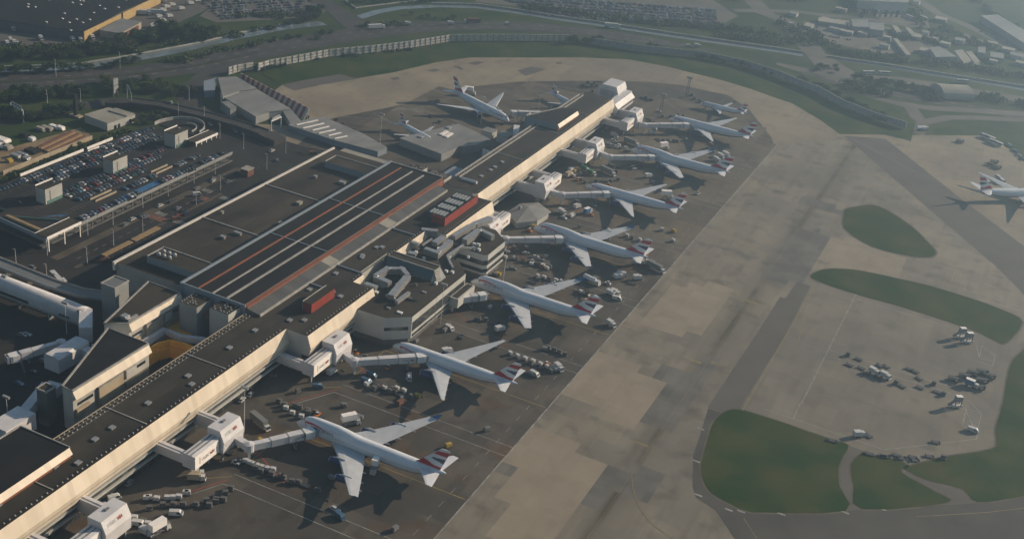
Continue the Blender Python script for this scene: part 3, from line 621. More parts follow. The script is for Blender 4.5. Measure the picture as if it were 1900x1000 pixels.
# raised plant building on the far pier and the one at the lower left
for (x0, x1, y0, y1) in ((-290, -267, 702.5, 736), (-294, -271, 205, 269.3)):
    b = MB(); P = [(x0,y0),(x1,y0),(x1,y1),(x1-10.5,y1)] if y0 > 500 else [(x0+18-18,y0-22),(x1,y0-22),(x1,y1),(x0,y1)]
    b.prism(P, RZ-4, 23, 0, 1); p = b.build('raised_plant_floor', ['parapet_blue', 'roof_black'], T)
    b = MB(); b.extr([(x1, 23.0), (x1+1.5, 20.8), (x1+.1, 20.8)], y0-(0 if y0 > 500 else 22), y1, 0); b.build('sloping_panel', 'cladding', p)
    b = MB(); b.box(x1, x1+.6, y0-(0 if y0 > 500 else 22), y1, 19.0, 20.8); b.build('red_band', 'terracotta', p)
    b = MB(); b.box(x0-.4, x0, y0-.4, y1*.0+y0+8 if y0 > 500 else y1, RZ-4, 23.5); b.build('parapet', 'parapet', p)
    b = MB(); b.box(x0, x1, y1, y1+.4, RZ, 23.4) if y0 < 500 else b.beam((x0, y0, 23.2), (x1-10.5, y1, 23.2), .5, .8); b.build('parapet', 'parapet', p)
# step between hall and far pier: round roof patch, white pipe, lit tower blocks
def block(name, x0, x1, y0, y1, z1, mw, mt, z0=0, tw='tower'):
    b = MB(); b.box(x0, x1, y0, y1, z0, z1, 0, 1); o = b.build(name, [mw, mt], T); b = MB()
    for i in range(int((x1-x0)/1.6)):
        for j in range(int((y1-y0)/1.6)):
            if random.random() < .45: b.box(x0+.5+i*1.6, x0+1.1+i*1.6, y0+.5+j*1.6, y0+1.1+j*1.6, z1, z1+.5)
    if b.v: b.build('rooftop_pipes', 'duct', o)
    return o
block('stair_tower', -311, -301.5, 379, 389.5, 20.5, 'wall_grey', 'roof_brown')
block('stair_tower', -296.5, -286.3, 381.5, 390.3, 21, 'cladding_grey', 'roof_brown')
block('stair_tower', -311, -301, 578, 589, 20, 'cladding_grey', 'roof_brown')
block('stair_tower', -296.5, -284.5, 578, 588, 20, 'cladding_grey', 'roof_brown')
for i in range(8):
    b = MB(); b.beam((-300.5+i*.6, 381+i, 17), (-297+i*.4, 390, 19.5), .15, .15, 0); b.build('red_girder', 'plant_red', T)
b = MB(); b.box(-300.8, -297, 382, 390.2, 15, 15.4); b.build('girder_deck', 'brick_red', T)
b = MB(); b.cyl((-281, 584, RZ), (-269, 586, RZ), .1, n=4)
b = MB(); b.cyl((-278, 588, RZ+1), (-268, 588, RZ+1), .9, n=8); b.build('white_duct', 'panel_white', T)
b = MB(); b.cyl((-276, 581, RZ), (-276, 581, RZ+.25), 6, n=20); b.build('round_roof_patch', 'roof_brown', T)
# end gallery beyond the pier
b = MB(); b.extr([(-267, 6), (-267, 14), (-260.5, 14), (-257.5, 11), (-258.5, 6)], 793, 828, 0); eg = b.build('end_gallery', 'bridge_white', T)
b = MB(); b.box(-257.9, -257.6, 794, 827, 9.0, 10.2); b.build('window_band', 'glass', eg)
b = MB(); b.box(-262, -272, 828.2, 834, 6, 13.0); b.build('gallery_link', 'bridge_white', T)
b = MB(); b.extr([(-282, 0), (-282, 16.5), (-279, 19.5), (-268, 19.5), (-266, 15), (-267, 0)], 814, 832, 0); sq = b.build('end_lounge', ['bridge_white'], T)
b = MB(); b.box(-280, -269, 813.85, 813.98, 11, 16); b.build('sign_panel', 'cladding_grey', sq)
b = MB(); b.box(-283, -264, 789.1, 792.8, 0, 17.5, 0, 1); b.build('pier_end', ['wall_grey', 'roof_felt'], T)
b = MB()
for i in range(9):
    y = 791; b.box(-282+i*2, -281.6+i*2, 792.8, 793.1, 4, 17)
b.build('pier_end_mullion', 'steel', T)
# ---------------- gate pavilions -----------------------------------------
def text_mesh(body, size):
    cu = bpy.data.curves.new('t', 'FONT'); cu.body = body; cu.size = size; cu.align_x = 'LEFT'
    to = bpy.data.objects.new('t', cu); COL.objects.link(to); me = to.evaluated_get(bpy.context.evaluated_depsgraph_get()).to_mesh()
    r = [v.co.copy() for v in me.vertices], [tuple(p.vertices) for p in me.polygons]; to.to_mesh_clear(); bpy.data.objects.remove(to); return r
def advert(b, x, y, z, size, m_t=0, m_r=1, nx=(0,1,0), up=(0,0,1)):    # lettering with its red and white hexagon, facing +X
    v, f = text_mesh('HSBC', size); nx = Vector(nx); up = Vector(up); o = Vector((x, y, z))
    b.add([o+nx*p.x+up*p.y for p in v], f, m_t); w = max(p.x for p in v); h = size*.7
    c = o+nx*(w+h*1.1)+up*h*.5
    for s in (-1, 1):
        b.add([c, c+nx*s*h*.9+up*h*.5, c+nx*s*h*.9-up*h*.5], [(0,1,2) if s < 0 else (0,2,1)], m_r)
        b.add([c, c+nx*h*.42+up*s*h*.5, c-nx*h*.42+up*s*h*.5], [(0,1,2) if s > 0 else (0,2,1)], m_r)
def gate(name, label, y, mirror=False, box=True, kind=0):
    # y = seam between lounge and waiting room; the high room lies on +Y (or -Y when mirrored)
    s = -1 if mirror else 1
    t = thing(name, label, 'gate pavilion', (-250, y, 0), 0, 'white gate pavilions along the pier')
    def ys(a, c): a, c = y+s*a, y+s*c; return (a, c) if a < c else (c, a)
    y0, y1 = ys(.1, 12.9); b = MB(); b.extr([(-247.5, 4), (-247.5, 14), (-241.6, 14), (-239.6, 9.2), (-240.0, 4)], y0, y1, 0, ms=[0,0,0,0,0]); rm = b.build('waiting_room', ['bridge_white'], t)
    b = MB(); b.box(-245.2, -244.2, (y0+y1)/2-.9, (y0+y1)/2+.9, 14, 14.5); b.build('roof_hatch', 'steel', rm)
    b = MB()
    u = Vector((2.0, 0, -4.8)).normalized(); advert(b, -241.6+2.0*.62+.06, y0+2.0, 14-4.8*.62+.02, 1.9, nx=(0,1,0), up=-u); b.build('advert', ['duct', 'red_paint'], rm)
    MB().box(-247.5+.3, -240.6, y0+.4, y1-.4, 3.7, 3.99).build('floor_slab', 'wall_grey', rm)
    for xx in (-246.5, -241.5):
        for yy in (y0+1.5, y1-1.5): MB().box(xx-.35, xx+.35, yy-.35, yy+.35, 0, 3.7).build('column', 'wall_grey', rm)
    if box:
        y2, y3 = ys(-15.2, -.05); b = MB(); b.extr([(-247.3, 5), (-247.3, 10.6), (-246.6, 11.2), (-243.0, 11.2), (-241.8, 10.9), (-241.8, 5)], y2, y3, 0); bx = b.build('lounge', ['bridge_white'], t)
        b = MB(); b.box(-245.6, -244.9, y2+.4, y3-.4, 11.2, 11.4); b.box(-243.6, -243.2, y2+.4, y3-.4, 11.2, 11.35); b.build('roof_gutter', 'roof_grey', bx)
        b = MB(); b.box(-241.78, -241.5, y2+.3, y3-.3, 5.0, 10.9); b.build('sign_panel', 'sign_white', bx)
        b = MB(); b.box(-241.48, -241.44, y2+3.0, y2+3.25, 6.3, 9.4, 1); advert(b, -241.44, y2+4.2, 7.0, 2.0); b.build('advert', ['duct', 'red_paint'], bx)
        for yy in (y2+3, y3-3): MB().box(-245, -244.2, yy-.4, yy+.4, 0, 5).build('column', 'wall_grey', bx)
        c = y+s*(-13.2); b = MB(); b.box(-262.5, -247.35, c-1.5, c+1.5, 5.6, 9.6); b.box(-262.5, -247.35, c-.3, c+.3, 9.6, 9.9); b.build('link_corridor', 'bridge_white', t)
    c = y+s*10.8; b = MB(); b.box(-262.5, -247.55, c-1.4, c+1.4, 4.4, 10.2); b.box(-262.5, -247.55, c-.3, c+.3, 10.2, 10.5); b.build('link_corridor', 'bridge_white', t)
    return t
def jet_bridge(name, label, p0, p1, p2, z0=4.6, z1=4.6, group='white jet bridges'):
    # p0 pavilion door, p1 rotunda, p2 aircraft door
    t = thing(name, label, 'jet bridge', (p1[0], p1[1], 0), 0, group); p0, p1, p2 = [Vector((*p[:2], 0)) for p in (p0, p1, p2)]
    up = Vector((0, 0, 1)); h = 2.9
    b = MB(); b.beam(p0+up*(z0+h/2), p1+up*(z0+h/2), 2.7, h); b.build('fixed_walkway', 'bridge_white', t)
    b = MB(); b.cyl(p1+up*(z0-.2), p1+up*(z0+h+.2), 2.0, n=14); b.cyl(p1+up*(z0+h+.2), p1+up*(z0+h+.7), 2.0, .3, 14); b.cyl(p1, p1+up*z0, .6, n=8); b.build('rotunda', 'bridge_white', t)
    d = (p2-p1); L = d.length; d.normalize(); cab = 3.6; L2 = L-cab
    cuts = [1.2, L2*.38, L2*.70, L2-.5]
    for i in range(3):
        a = p1+d*cuts[i]; c = p1+d*(cuts[i+1]+.3); w = 2.5+.28*i; za = z0+(z1-z0)*cuts[i]/L; zb = z0+(z1-z0)*cuts[i+1]/L
        b = MB(); b.beam(a+up*(za+h/2), c+up*(zb+h/2), w, h+.22*i); s3 = b.build('tunnel', 'bridge_white', t)
        b = MB(); b.beam(c+up*(zb+h/2)-d*.5, c+up*(zb+h/2)-d*.15, w+.2, h+.22*i+.2); b.build('tunnel_frame', 'steel', s3)
        if i == 2:
            b = MB(); sd_ = Vector((d.y, -d.x, 0))*(w/2+.06); mid = (a+c)/2
            advert(b, *(a+d*2.0+sd_+up*(zb+1.0)), 1.3, nx=tuple(d)); b.build('advert', ['steel', 'red_paint'], s3)
    e = p1+d*L2; q = p2-d*.6; zz = z1
    b = MB(); b.beam(e+up*(zz+h/2), q+up*(zz+h/2), 4.0, h+.3); n_ = Vector((-d.y, d.x, 0))
    b.cyl(q+up*(zz-.1), q+up*(zz+h+.2), 2.0, n=12); cb = b.build('cab', 'panel_white', t)
    b = MB(); b.cyl(q+d*1.2+up*(zz+.1), q+d*1.9+up*(zz+.1)+up*0, .1, n=4)
    b = MB(); b.beam(q+d*1.2+up*(zz+h/2+.1), q+d*2.3+up*(zz+h/2+.1), 3.4, 3.1); b.build('canopy', 'plane_grey', cb)
    m = p1+d*(L2-4); b = MB()
    for s_ in (-1, 1): b.cyl(m+n_*s_*1.7+up*.8, m+n_*s_*1.7+up*(zz+.6), .22, n=6)
    b.beam(m-n_*1.9+up*.9, m+n_*1.9+up*.9, .5, .4)
    for s_ in (-1, 1): b.cyl(m+n_*(s_*1.5-.25)+up*.55, m+n_*(s_*1.5+.25)+up*.55, .55, n=10, m=1)
    b.build('wheeled_leg', ['steel', 'rubber'], t)
    b = MB(); k = e+n_*2.3
    for i in range(8): b.beam(k+up*(zz-i*.55)+n_*i*.55, k+up*(zz-i*.55)+n_*(i*.55+.5), 1.0, .08)
    b.beam(k+up*(zz+.5), k+n_*4.2+up*(zz-3.9), .08, .08); b.build('service_stair', 'steel', t)
    return t
GL = ['gate pavilion cut by the lower edge of the view', 'white gate pavilion at the foot of the nearest airliner, second from the camera', 'gate pavilion with a bright flash of sun on its sloping face', 'gate pavilion half hidden behind the office block and its rooftop ducts', 'gate pavilion just beyond the pale domed hut, its high room on the near side', 'gate pavilion beside the rows of white cars, second from the far end of the pier', 'farthest gate pavilion, at the far end of the pier']
gate('gate_pavilion', GL[0], 252); gate('gate_pavilion', GL[1], 317); gate('gate_pavilion', GL[2], 397)
gate('gate_pavilion', GL[3], 565.5, True); gate('gate_pavilion', GL[4], 639, True); gate('gate_pavilion', GL[5], 709.6); gate('gate_pavilion', GL[6], 786)
JB = [((-240,325.5),(-233,324.3),(-218.3,346.4),'jet bridge reaching the nearest four-engine airliner'),
 ((-240,404),(-233,401.5),(-209.5,423.0),'jet bridge under the sun-flashing pavilion, reaching the nearest twin-engine airliner'),
 ((-226,475.5),(-224,478),(-213.5,492.3),'short jet bridge from the office block, drawn back from its airliner'),
 ((-240,557),(-233,557.5),(-208.3,577.9),'jet bridge reaching the airliner with the orange tug at its nose'),
 ((-240,635),(-232.5,635),(-210.3,655.2),'jet bridge beside the pale domed hut'),
 ((-240,716),(-232,713.5),(-208.5,733.2),'jet bridge beside the row of white cars'),
 ((-240,790),(-235,788.5),(-209.7,811.3),'farthest jet bridge on the sunny side of the pier')]
for a, b_, c, l in JB: jet_bridge('jet_bridge', l, a, b_, c)
jet_bridge('jet_bridge', 'jet bridge behind the pier at the nose of the large airliner', (-290,768), (-293,764), (-318,744), 5, 5)
jet_bridge('jet_bridge', 'jet bridge at the small airliner nosed in behind the far pier end', (-272,822), (-277,820), (-290,803), 5, 4)
# ---------------- angular office block -----------------------------------
O = thing('office_block', 'angular grey-white office block bulging from the terminal between two airliners, ducts on its roof', 'office block', (-240, 480, 0))
def storeys(b_, poly, z0, z1, bands, mt='roof_brown'):
    pass
def body(poly, name, z1=15.5, bands=True):
    b = MB(); b.prism(poly, 4.0, z1, 0, 1); o = b.build(name, ['panel_grey2', 'roof_brown'], O)
    inset = grow([Vector((p[0], p[1], 0)) for p in poly], .12)
    for za, zb in (((5.4, 7.4), (9.6, 12.2)) if bands else ()):
        w = MB(); w.prism(inset, za, zb, 0); w.build('window_band', 'glass_band', o)
    lip = grow([Vector((p[0], p[1], 0)) for p in poly], .25); w = MB(); n = len(lip)
    base = [Vector((p[0], p[1], 0)) for p in poly]
    for i in range(n):
        a, c = lip[i], lip[(i+1)%n]; w.add([(a.x,a.y,z1-.1),(c.x,c.y,z1-.1),(c.x,c.y,z1+.5),(a.x,a.y,z1+.5)], [(0,1,2,3),(3,2,1,0)])
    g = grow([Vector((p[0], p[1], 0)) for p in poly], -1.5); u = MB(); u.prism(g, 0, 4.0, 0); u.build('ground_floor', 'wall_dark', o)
    return o
mat('panel_grey2', (.40,.40,.375), .6, 0, (.46,.46,.43), .1, 5, .3, grid=(3,3,100,.03))
PA = [(-259,428),(-247,428),(-234,428.6),(-224.5,437),(-224.5,491),(-234,501),(-259,501)]
PB = [(-259,501.2),(-241,501.2),(-241,515),(-226.5,515),(-224.8,517),(-224.8,537),(-235,546.5),(-247,546.5),(-259,536)]
sw = body(PA, 'south_wing', 15.6, False); MB().box(-224.6,-224.35,437.6,490,7.6,12.4).build('window_band', 'glass_band', sw); MB().box(-224.6,-224.35,438,490,4.6,6.0).build('window_band', 'glass_band', sw); MB().beam((-234.2,428.55,9.6),(-225.6,435.9,9.6),.3,1.7).build('window_band', 'glass', sw); body(PB, 'north_wing', 15.6)
b = MB(); b.extr([(-224.4, 4.5), (-224.4, 9.5), (-219.8, 9.5), (-219.8, 4.5)], 475, 493, 0); bx = b.build('side_room', ['panel_grey2'], O)
b = MB()
for i in range(3): b.box(-223.7, -220.6, 476+i*5.6, 481+i*5.6, 9.5, 9.7)
b.build('roof_panel', 'roof_brown', bx)
# louvered plant house
b = MB(); b.extr([(472.5,15.6),(475.5,20.5),(481,20.5),(481,15.6)], -260.5, -234.5, 0, axis='x', ms=[0,1,0,0]); lv = b.build('louvered_house', ['louver','roof_brown'], O)
b = MB(); b.add([(-234.4,475.5,20.5),(-234.4,481,20.5),(-230.5,481,15.7),(-234.3,472.5,15.7),(-230.5,475,15.7)], [(0,3,4,2,1)])
b.add([(-234.4,475.4,20.5),(-234.4,481,20.5),(-231.8,481.6,15.6),(-231.8,474,15.6)], [(3,2,1,0),(0,1,2,3)]); b.build('end_slope', 'cladding_grey', lv)
b = MB(); b.box(-260.5,-234.4,480.9,481.4,20.4,20.9); b.box(-260.5,-234.4,475.2,475.7,20.4,20.8); b.build('parapet', 'parapet', lv)
b = MB()
for i in range(10): x = -259+i*2.5; b.add([(x,472.9,16),(x+1,472.9,16),(x+1,475.3,20.1),(x,475.3,20.1)], [(0,1,2,3)])
b.build('louver_slats', 'dark', lv)
def ducts(path, w, h, z, name='duct', m='duct'):
    b = MB()
    for i in range(len(path)-1):
        b.beam((*path[i], z), (*path[i+1], z), w, h)
    for p in path[1:-1]: b.box(p[0]-w*.55, p[0]+w*.55, p[1]-w*.55, p[1]+w*.55, z-h*.52, z+h*.52)
    return b.build(name, m, O)
def D2(ox, oy, s, z, pts): return [tuple(px(ox+a/s, oy+c/s, z)[:2]) for a, c in pts]
D4 = lambda pts, z=17: D2(650, 470, 5.88, z, pts); D3 = lambda pts, z=17: D2(660, 380, 6.25, z, pts)
ducts(D4([(270,280),(400,200),(560,200),(625,270)]), 2.6, 3.0, 17.6, 'rooftop_duct'); ducts(D4([(270,280),(430,350)]), 3.0, 3.0, 17.4, 'rooftop_duct')
ducts(D4([(625,270),(540,370),(440,490)]), 3.2, 2.6, 17.5, 'rooftop_duct'); ducts(D4([(640,440),(500,540)]), 1.6, 1.8, 17.2, 'rooftop_duct'); ducts(D4([(160,340),(290,380)]), 2.6, 2.0, 17, 'rooftop_duct')
ducts(D3([(760,330),(950,350)]), 3, 3.4, 18, 'rooftop_duct'); ducts(D3([(910,480),(1020,410)]), 3.5, 2.6, 18, 'rooftop_duct')
ducts(D3([(800,540),(940,590),(1100,450)]), 2.8, 3.2, 17.6, 'rooftop_duct'); ducts(D3([(770,500),(880,425)]), .9, .9, 18.5, 'rooftop_duct'); ducts(D3([(1060,590),(1100,680),(1130,730)]), 1.1, 1.4, 16.6, 'rooftop_duct')
ducts(D3([(1060,590),(1250,460)]), 1.1, 1.4, 16.6, 'rooftop_duct'); ducts(D3([(1130,390),(1380,240)]), 2.6, 2.6, 17.4, 'rooftop_duct'); ducts(D3([(1260,440),(1430,320)]), 3.2, 3.2, 17.4, 'rooftop_duct')
ducts(D3([(1430,310),(1590,390)]), 2.6, 2.8, 17.4, 'rooftop_duct'); ducts(D3([(1210,490),(1330,500),(1380,490)]), 1.2, 1.2, 16.6, 'rooftop_duct'); ducts(D3([(610,570),(700,590)]), 3, 1.6, 17.5, 'rooftop_duct')
ducts(D3([(640,470),(730,500)]), 2, 3.4, 17.8, 'rooftop_duct'); ducts(D3([(1380,240),(1560,170)]), 3.4, 2.6, 17.2, 'rooftop_duct')
for x, y in ((930,910),(1430,520),(1380,515),(1050,770),(1120,780),(790,620),(700,550)):
    p = px(660+x/6.25, 380+y/6.25, 16.2); b = MB(); b.box(p.x-.7, p.x+.7, p.y-.7, p.y+.7, 15.6, 16.8); b.build('roof_vent', 'panel_white', O)
ro = random.Random(2)
for i in range(26):
    w_ = ro.random() < .5; x, y = ro.uniform(-256,-230), (ro.uniform(436,470) if w_ else ro.uniform(505,540)); a_, h_ = ro.uniform(.5,1.6), ro.uniform(.5,1.5)
    MB().box(x-a_, x+a_, y-a_*.6, y+a_*.6, 15.6, 15.6+h_).build('roof_vent', ro.choice(['duct','steel','panel_white','wall_dark']), O)
# ---------------- pale domed hut between stands --------------------------
h = thing('domed_hut', 'low pale hut with a folded pointed roof by the fourth airliner', 'hut', (-241, 604, 0))
P6 = [(-249,596),(-239.5,586.5),(-231.5,597),(-230.5,611),(-241,618),(-248.5,610)]
b = MB(); b.prism(P6, 0, 4.2); b.build('wall', 'cladding_grey', h)
g = [(p[0]+(p[0]+241)*.12, p[1]+(p[1]-604)*.12, 4.2) for p in P6]; b = MB(); b.add(g+[(-241,604,7)], [(i,(i+1)%6,6) for i in range(6)]+[(5,4,3,2,1,0)]); b.build('roof', 'roof_tin', h)
b = MB(); b.box(-245.5,-244,600,601.5,4,7.6); b.build('chimney', 'wall_grey', h)
# ---------------- buildings on the land side -----------------------------
def building(name, label, cat, polys, z1, mw, mt, par='parapet', extra=None, h=.7, group=None):
    poly = polys; c = sum((Vector((p[0], p[1], 0)) for p in poly), Vector())/len(poly)
    t = thing(name, label, cat, (c.x, c.y, 0), 0, group)
    b = MB(); b.prism(poly, 0, z1, 0); b.build('wall', mw, t)
    b = MB(); b.prism(grow([Vector((p[0], p[1], 0)) for p in poly], .3), z1+.003, z1+.35, 0, 0); rf = b.build('roof', mt, t)
    if par:
        b = MB(); o = grow([Vector((p[0], p[1], 0)) for p in poly], .35); i_ = grow(o, -.8); n = len(o)
        for k in range(n):
            a, c2, d_, e = o[k], o[(k+1)%n], i_[(k+1)%n], i_[k]
            b.add([(a.x,a.y,z1),(c2.x,c2.y,z1),(d_.x,d_.y,z1),(e.x,e.y,z1),(a.x,a.y,z1+h),(c2.x,c2.y,z1+h),(d_.x,d_.y,z1+h),(e.x,e.y,z1+h)], [(4,5,6,7),(0,1,5,4),(2,3,7,6),(0,4,7,3),(1,2,6,5)])
        b.build('parapet', par, t)
    if extra: extra(t)
    return t
def rect(x0, x1, y0, y1): return [(x0,y0),(x1,y0),(x1,y1),(x0,y1)]
# lounge wings at the lower left: skewed roofs, sunlit sloping edge facing the pier
def wing(name, label, poly, side, z=19):
    def ex(t):
        a, c = [Vector((*poly[i], 0)) for i in side]; d = (c-a).normalized(); n = Vector((d.y, -d.x, 0))
        b = MB(); b.add([a+Vector((0,0,z+.4)), c+Vector((0,0,z+.4)), c+n*1.9+Vector((0,0,z-3.2)), a+n*1.9+Vector((0,0,z-3.2)), a+Vector((0,0,z-3.2)), c+Vector((0,0,z-3.2))], [(3,2,1,0),(0,4,3),(1,2,5),(3,4,5,2)]); b.build('sloping_panel', 'cladding', t)
        for f0, f1, z0, z1, m in ((.30,.62,6,13.5,'wall_tan'),(.66,.8,10,14,'panel_grey2'),(.66,.97,6,8.5,'wall_tan'),(.02,.18,7,10.5,'wall_tan'),(.30,.62,13.5,14.2,'parapet')):
            p, q = a+(c-a)*f0, a+(c-a)*f1; b = MB(); b.add([p+n*1.2+Vector((0,0,z0)), q+n*1.2+Vector((0,0,z0)), q+n*1.2+Vector((0,0,z1)), p+n*1.2+Vector((0,0,z1)), p+Vector((0,0,z0)), q+Vector((0,0,z0)), q+Vector((0,0,z1)), p+Vector((0,0,z1))], [(0,1,2,3),(3,2,6,7),(0,3,7,4),(1,5,6,2),(0,4,5,1)]); b.build('bay', m, t)
        for f0, f1 in ((.05,.25),(.66,.95)):
            p, q = a+(c-a)*f0+n*.05, a+(c-a)*f1+n*.05; b = MB(); b.add([p+Vector((0,0,11.2)), q+Vector((0,0,11.2)), q+Vector((0,0,12.6)), p+Vector((0,0,12.6))], [(0,1,2,3)]); b.build('window_band', 'glass', t)
    return building(name, label, 'lounge building', poly, z, 'cladding_grey', 'roof_brown' if 'brown' in label else 'roof_black', 'parapet', ex)
wing('lounge_building', 'brown flat-roofed lounge wing with rooftop clutter, between the white tube and the black striped roof', [(-335,387),(-317,387),(-317,353),(-325,347)], (2,1))
wing('lounge_building', 'black triangular-roofed lounge wing with a sunlit cream edge beside the orange enclosure', [(-321,345),(-299.5,345),(-299.5,301),(-305,301.5)], (2,1))
q = thing('rooftop_cluster', 'grey air-handling boxes on the brown lounge roof', 'air handling unit', (-321, 357, 19.4))
b = MB(); b.box(-322.5,-319.5,354,357,19.4,21); b.build('unit', 'duct', q); b = MB(); b.box(-319,-317.8,354,360,19.4,20.4); b.build('duct', 'duct', q)
# orange enclosure and pale ramp
q = thing('orange_enclosure', 'orange-painted recess between the two lounge wings and the pier', 'enclosure', (-302, 360, 0))
b = MB(); b.ribbon([(-309.5,347),(-309,353),(-309,362),(-306.5,367),(-300,368.5),(-286,367.5)], .8, 0, 0, 8.2); b.build('wall', 'orange', q)
b = MB(); b.ribbon([(-308.6,349),(-308.1,361.5),(-305.7,366),(-299.5,367.3),(-286,366.3)], .5, 0, 0, 5.2); b.build('inner_wall', 'orange', q)
b = MB(); b.box(-318,-304,376.5,388,0,6.5); b.build('inner_block', 'orange', q)
q = thing('pale_ramp', 'pale blue bent walkway running behind the orange recess', 'ramp', (-310, 370, 0))
b = MB(); b.ribbon([(-313.5,346),(-313.5,356),(-314,372),(-304,371.5),(-295,375),(-287,375)], 2.4, 6.6, 0, 2.6); b.build('wall', 'bridge_white', q)
b = MB(); b.box(-316.6,-314.9,349,372,0,8.6); b.build('plinth', 'cladding_grey', q)
building('service_tower', 'narrow tower with a sunlit cream edge by the black lounge wing', 'tower', rect(-315,-310,298,303), 16, 'wall_dark', 'roof_brown')
building('service_tower', 'grey tower with an orange glint beside the end of the striped roof', 'tower', rect(-351,-343,374,383), 18.5, 'wall_grey', 'roof_grey')
# white tube walkway
q = thing('tube_walkway', 'big white rounded walkway running in from the left edge', 'walkway', (-375, 365, 0))
pf = [(359,3.5),(358.7,5.5),(358.6,7.5)]+[(362.3-3.7*cos(pi*i/14), 7.9+4.1*sin(pi*i/14)) for i in range(1,14)]+[(366,7.5),(366,3.5)]
b = MB(); b.extr(pf, -470, -349, 0, axis='x'); tb = b.build('tube', 'bridge_white', q, True)
for f_ in list(tb.data.polygons)[:2]: f_.use_smooth = False
b = MB(); b.beam((-349.6,362.5,7.5),(-338.5,350,7.5),5.5,7.5); b.build('bend', 'bridge_white', q)
for x in range(-460,-350,18): MB().box(x,x+.8,360,365,0,3.5).build('column', 'wall_grey', q)
b = MB(); b.box(-400,-380,358.5,358.7,5.2,6.6); b.box(-362,-356,358.5,358.7,5.6,6.6); b.build('window_band', 'glass', tb)
b = MB(); b.box(-398.5,-396,361.5,363,12,13); b.box(-351.5,-350,358.8,360,10.6,11.8); b.build('roof_vent', 'duct', tb)
q = thing('access_ramp', 'grey elevated road ramp running alongside the white tube walkway', 'ramp', (-380, 376, 0))
b = MB(); b.ribbon([(-480,381),(-420,379.5),(-385,378.5),(-368,380),(-352,386),(-345,392)], 7.0, 4.6, 0, 1.0); b.build('deck', 'roof_grey', q)
b = MB(); b.ribbon([(-480,377.6),(-420,376.1),(-385,375.1),(-366,376.8),(-350,382.8)], .4, 5.6, 0, .8); b.build('parapet', 'parapet_blue', q)
b = MB(); b.ribbon([(-480,384.4),(-420,382.9),(-385,381.9),(-370,383.2),(-354,389)], .4, 5.6, 0, .8); b.build('parapet', 'parapet', q)
for x in range(-470,-380,14): MB().box(x,x+.7,377,382,0,4.6).build('column', 'wall_dark', q)
# dark-side gate and its bridge
q = thing('gate_room', 'blue-grey shaded gate room beside the black lounge wing', 'gate room', (-334, 334, 0))
b = MB(); b.extr([(-338,3.6),(-338,10),(-337,11),(-331,11),(-330,10),(-330,3.6)], 325, 343, 0); b.build('room', 'bridge_white', q)
b = MB(); b.box(-330,-318,338,342,4.5,9); b.build('link_corridor', 'bridge_white', q); b = MB(); b.box(-329,-325,343.2,343.8,6,9.5); b.build('panel', 'cladding', q)
jet_bridge('jet_bridge', 'jet bridge on the shaded side of the lounge wings', (-336,341), (-344,341), (-353,321), 4, 3.4)
q = thing('gate_room', 'large pale blue shaded gate room at the left edge, below the black lounge wing', 'gate room', (-314, 284, 0))
b = MB(); b.extr([(-318,3.6),(-318,11),(-309,11),(-309,3.6)], 276, 291, 0); b.build('room', 'bridge_white', q)
b = MB(); b.beam((-315,289,7),(-323,311,7),4,4.5); b.beam((-323,311,7),(-317,312,7),4,4.5); b.build('link_corridor', 'bridge_white', q)
b = MB(); b.box(-309,-303,272,280,3,8.5); b.build('annex', 'bridge_white', q)
# ---------------- multi-storey car park ----------------------------------
KC = 1.0141
cp = thing('multi_storey_car_park', 'car park with a deck full of cars, open arches and three pale stair towers', 'car park', (-445, 480, 0))
DZ = 10.0
deck = [(-477.5,404),(-413,404),(-413,551),(-446,551),(-446,553),(-477.5,556)]
deck = [(-477.5,418),(-452,418),(-452,408),(-413,404),(-413,553),(-477.5,556)]
b = MB(); b.prism(deck, DZ-1.2, DZ, 0, 1); b.build('top_deck', ['wall_grey', 'asphalt'], cp)
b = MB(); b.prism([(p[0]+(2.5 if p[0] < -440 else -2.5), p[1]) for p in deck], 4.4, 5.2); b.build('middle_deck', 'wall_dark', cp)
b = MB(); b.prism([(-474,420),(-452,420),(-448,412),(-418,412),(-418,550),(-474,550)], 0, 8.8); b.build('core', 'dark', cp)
y = 428
while y < 552: MB().box(-413.6,-413,y,y+.6,0,DZ-1.2).build('column', 'wall_dark', cp); y += 7.6
b = MB(); b.box(-413.1,-412.6,428,462,DZ-.2,DZ+.9); b.box(-413.1,-412.6,469,512,DZ-.2,DZ+.9); b.box(-413.1,-412.6,519,553,DZ-.2,DZ+.9); b.build('front_parapet', 'wall_grey', cp)
b = MB(); b.box(-413.05,-412.7,428,553,4.6,5.6); b.build('spandrel', 'wall_dark', cp)
b = MB(); b.box(-478,-477.4,452,500,DZ,DZ+1.5); b.box(-478,-477.4,503,524,DZ,DZ+1.5); b.build('rear_parapet', 'sign_white', cp)
b = MB(); b.box(-474.5,-474,500,509,DZ,DZ+1.4); b.build('parapet', 'sign_white', cp)
for (y0, y1, x0) in ((434,446,-448.6),(484.5,496,-449),(537,548.6,-450)):
    b = MB(); b.box(x0,-442,y0,y1,DZ,18.6); st = b.build('stair_tower', 'cladding_grey', cp)
    b = MB(); b.box(x0-.1,-441.9,y0-.1,y1+.1,18.6,18.85); b.build('roof', 'roof_brown', st)
    b = MB(); b.box(x0-.2,x0+.2,y0,y1,18.8,19.5); b.build('parapet', 'sign_white', st)
    b = MB(); b.box(-441.98,-441.8,y0+1.2,y1-.2,DZ+.02,DZ+1.8); b.build('teal_base', 'teal', st)
    b = MB(); b.box(-441.98,-441.85,y0+3.2,y0+3.5,DZ+1.9,17.2); b.build('slot_window', 'steel', st)
    b = MB(); b.box(x0+3,x0+4,y1-3,y1-2,18.85,19.5); b.build('roof_hatch', 'duct', st)
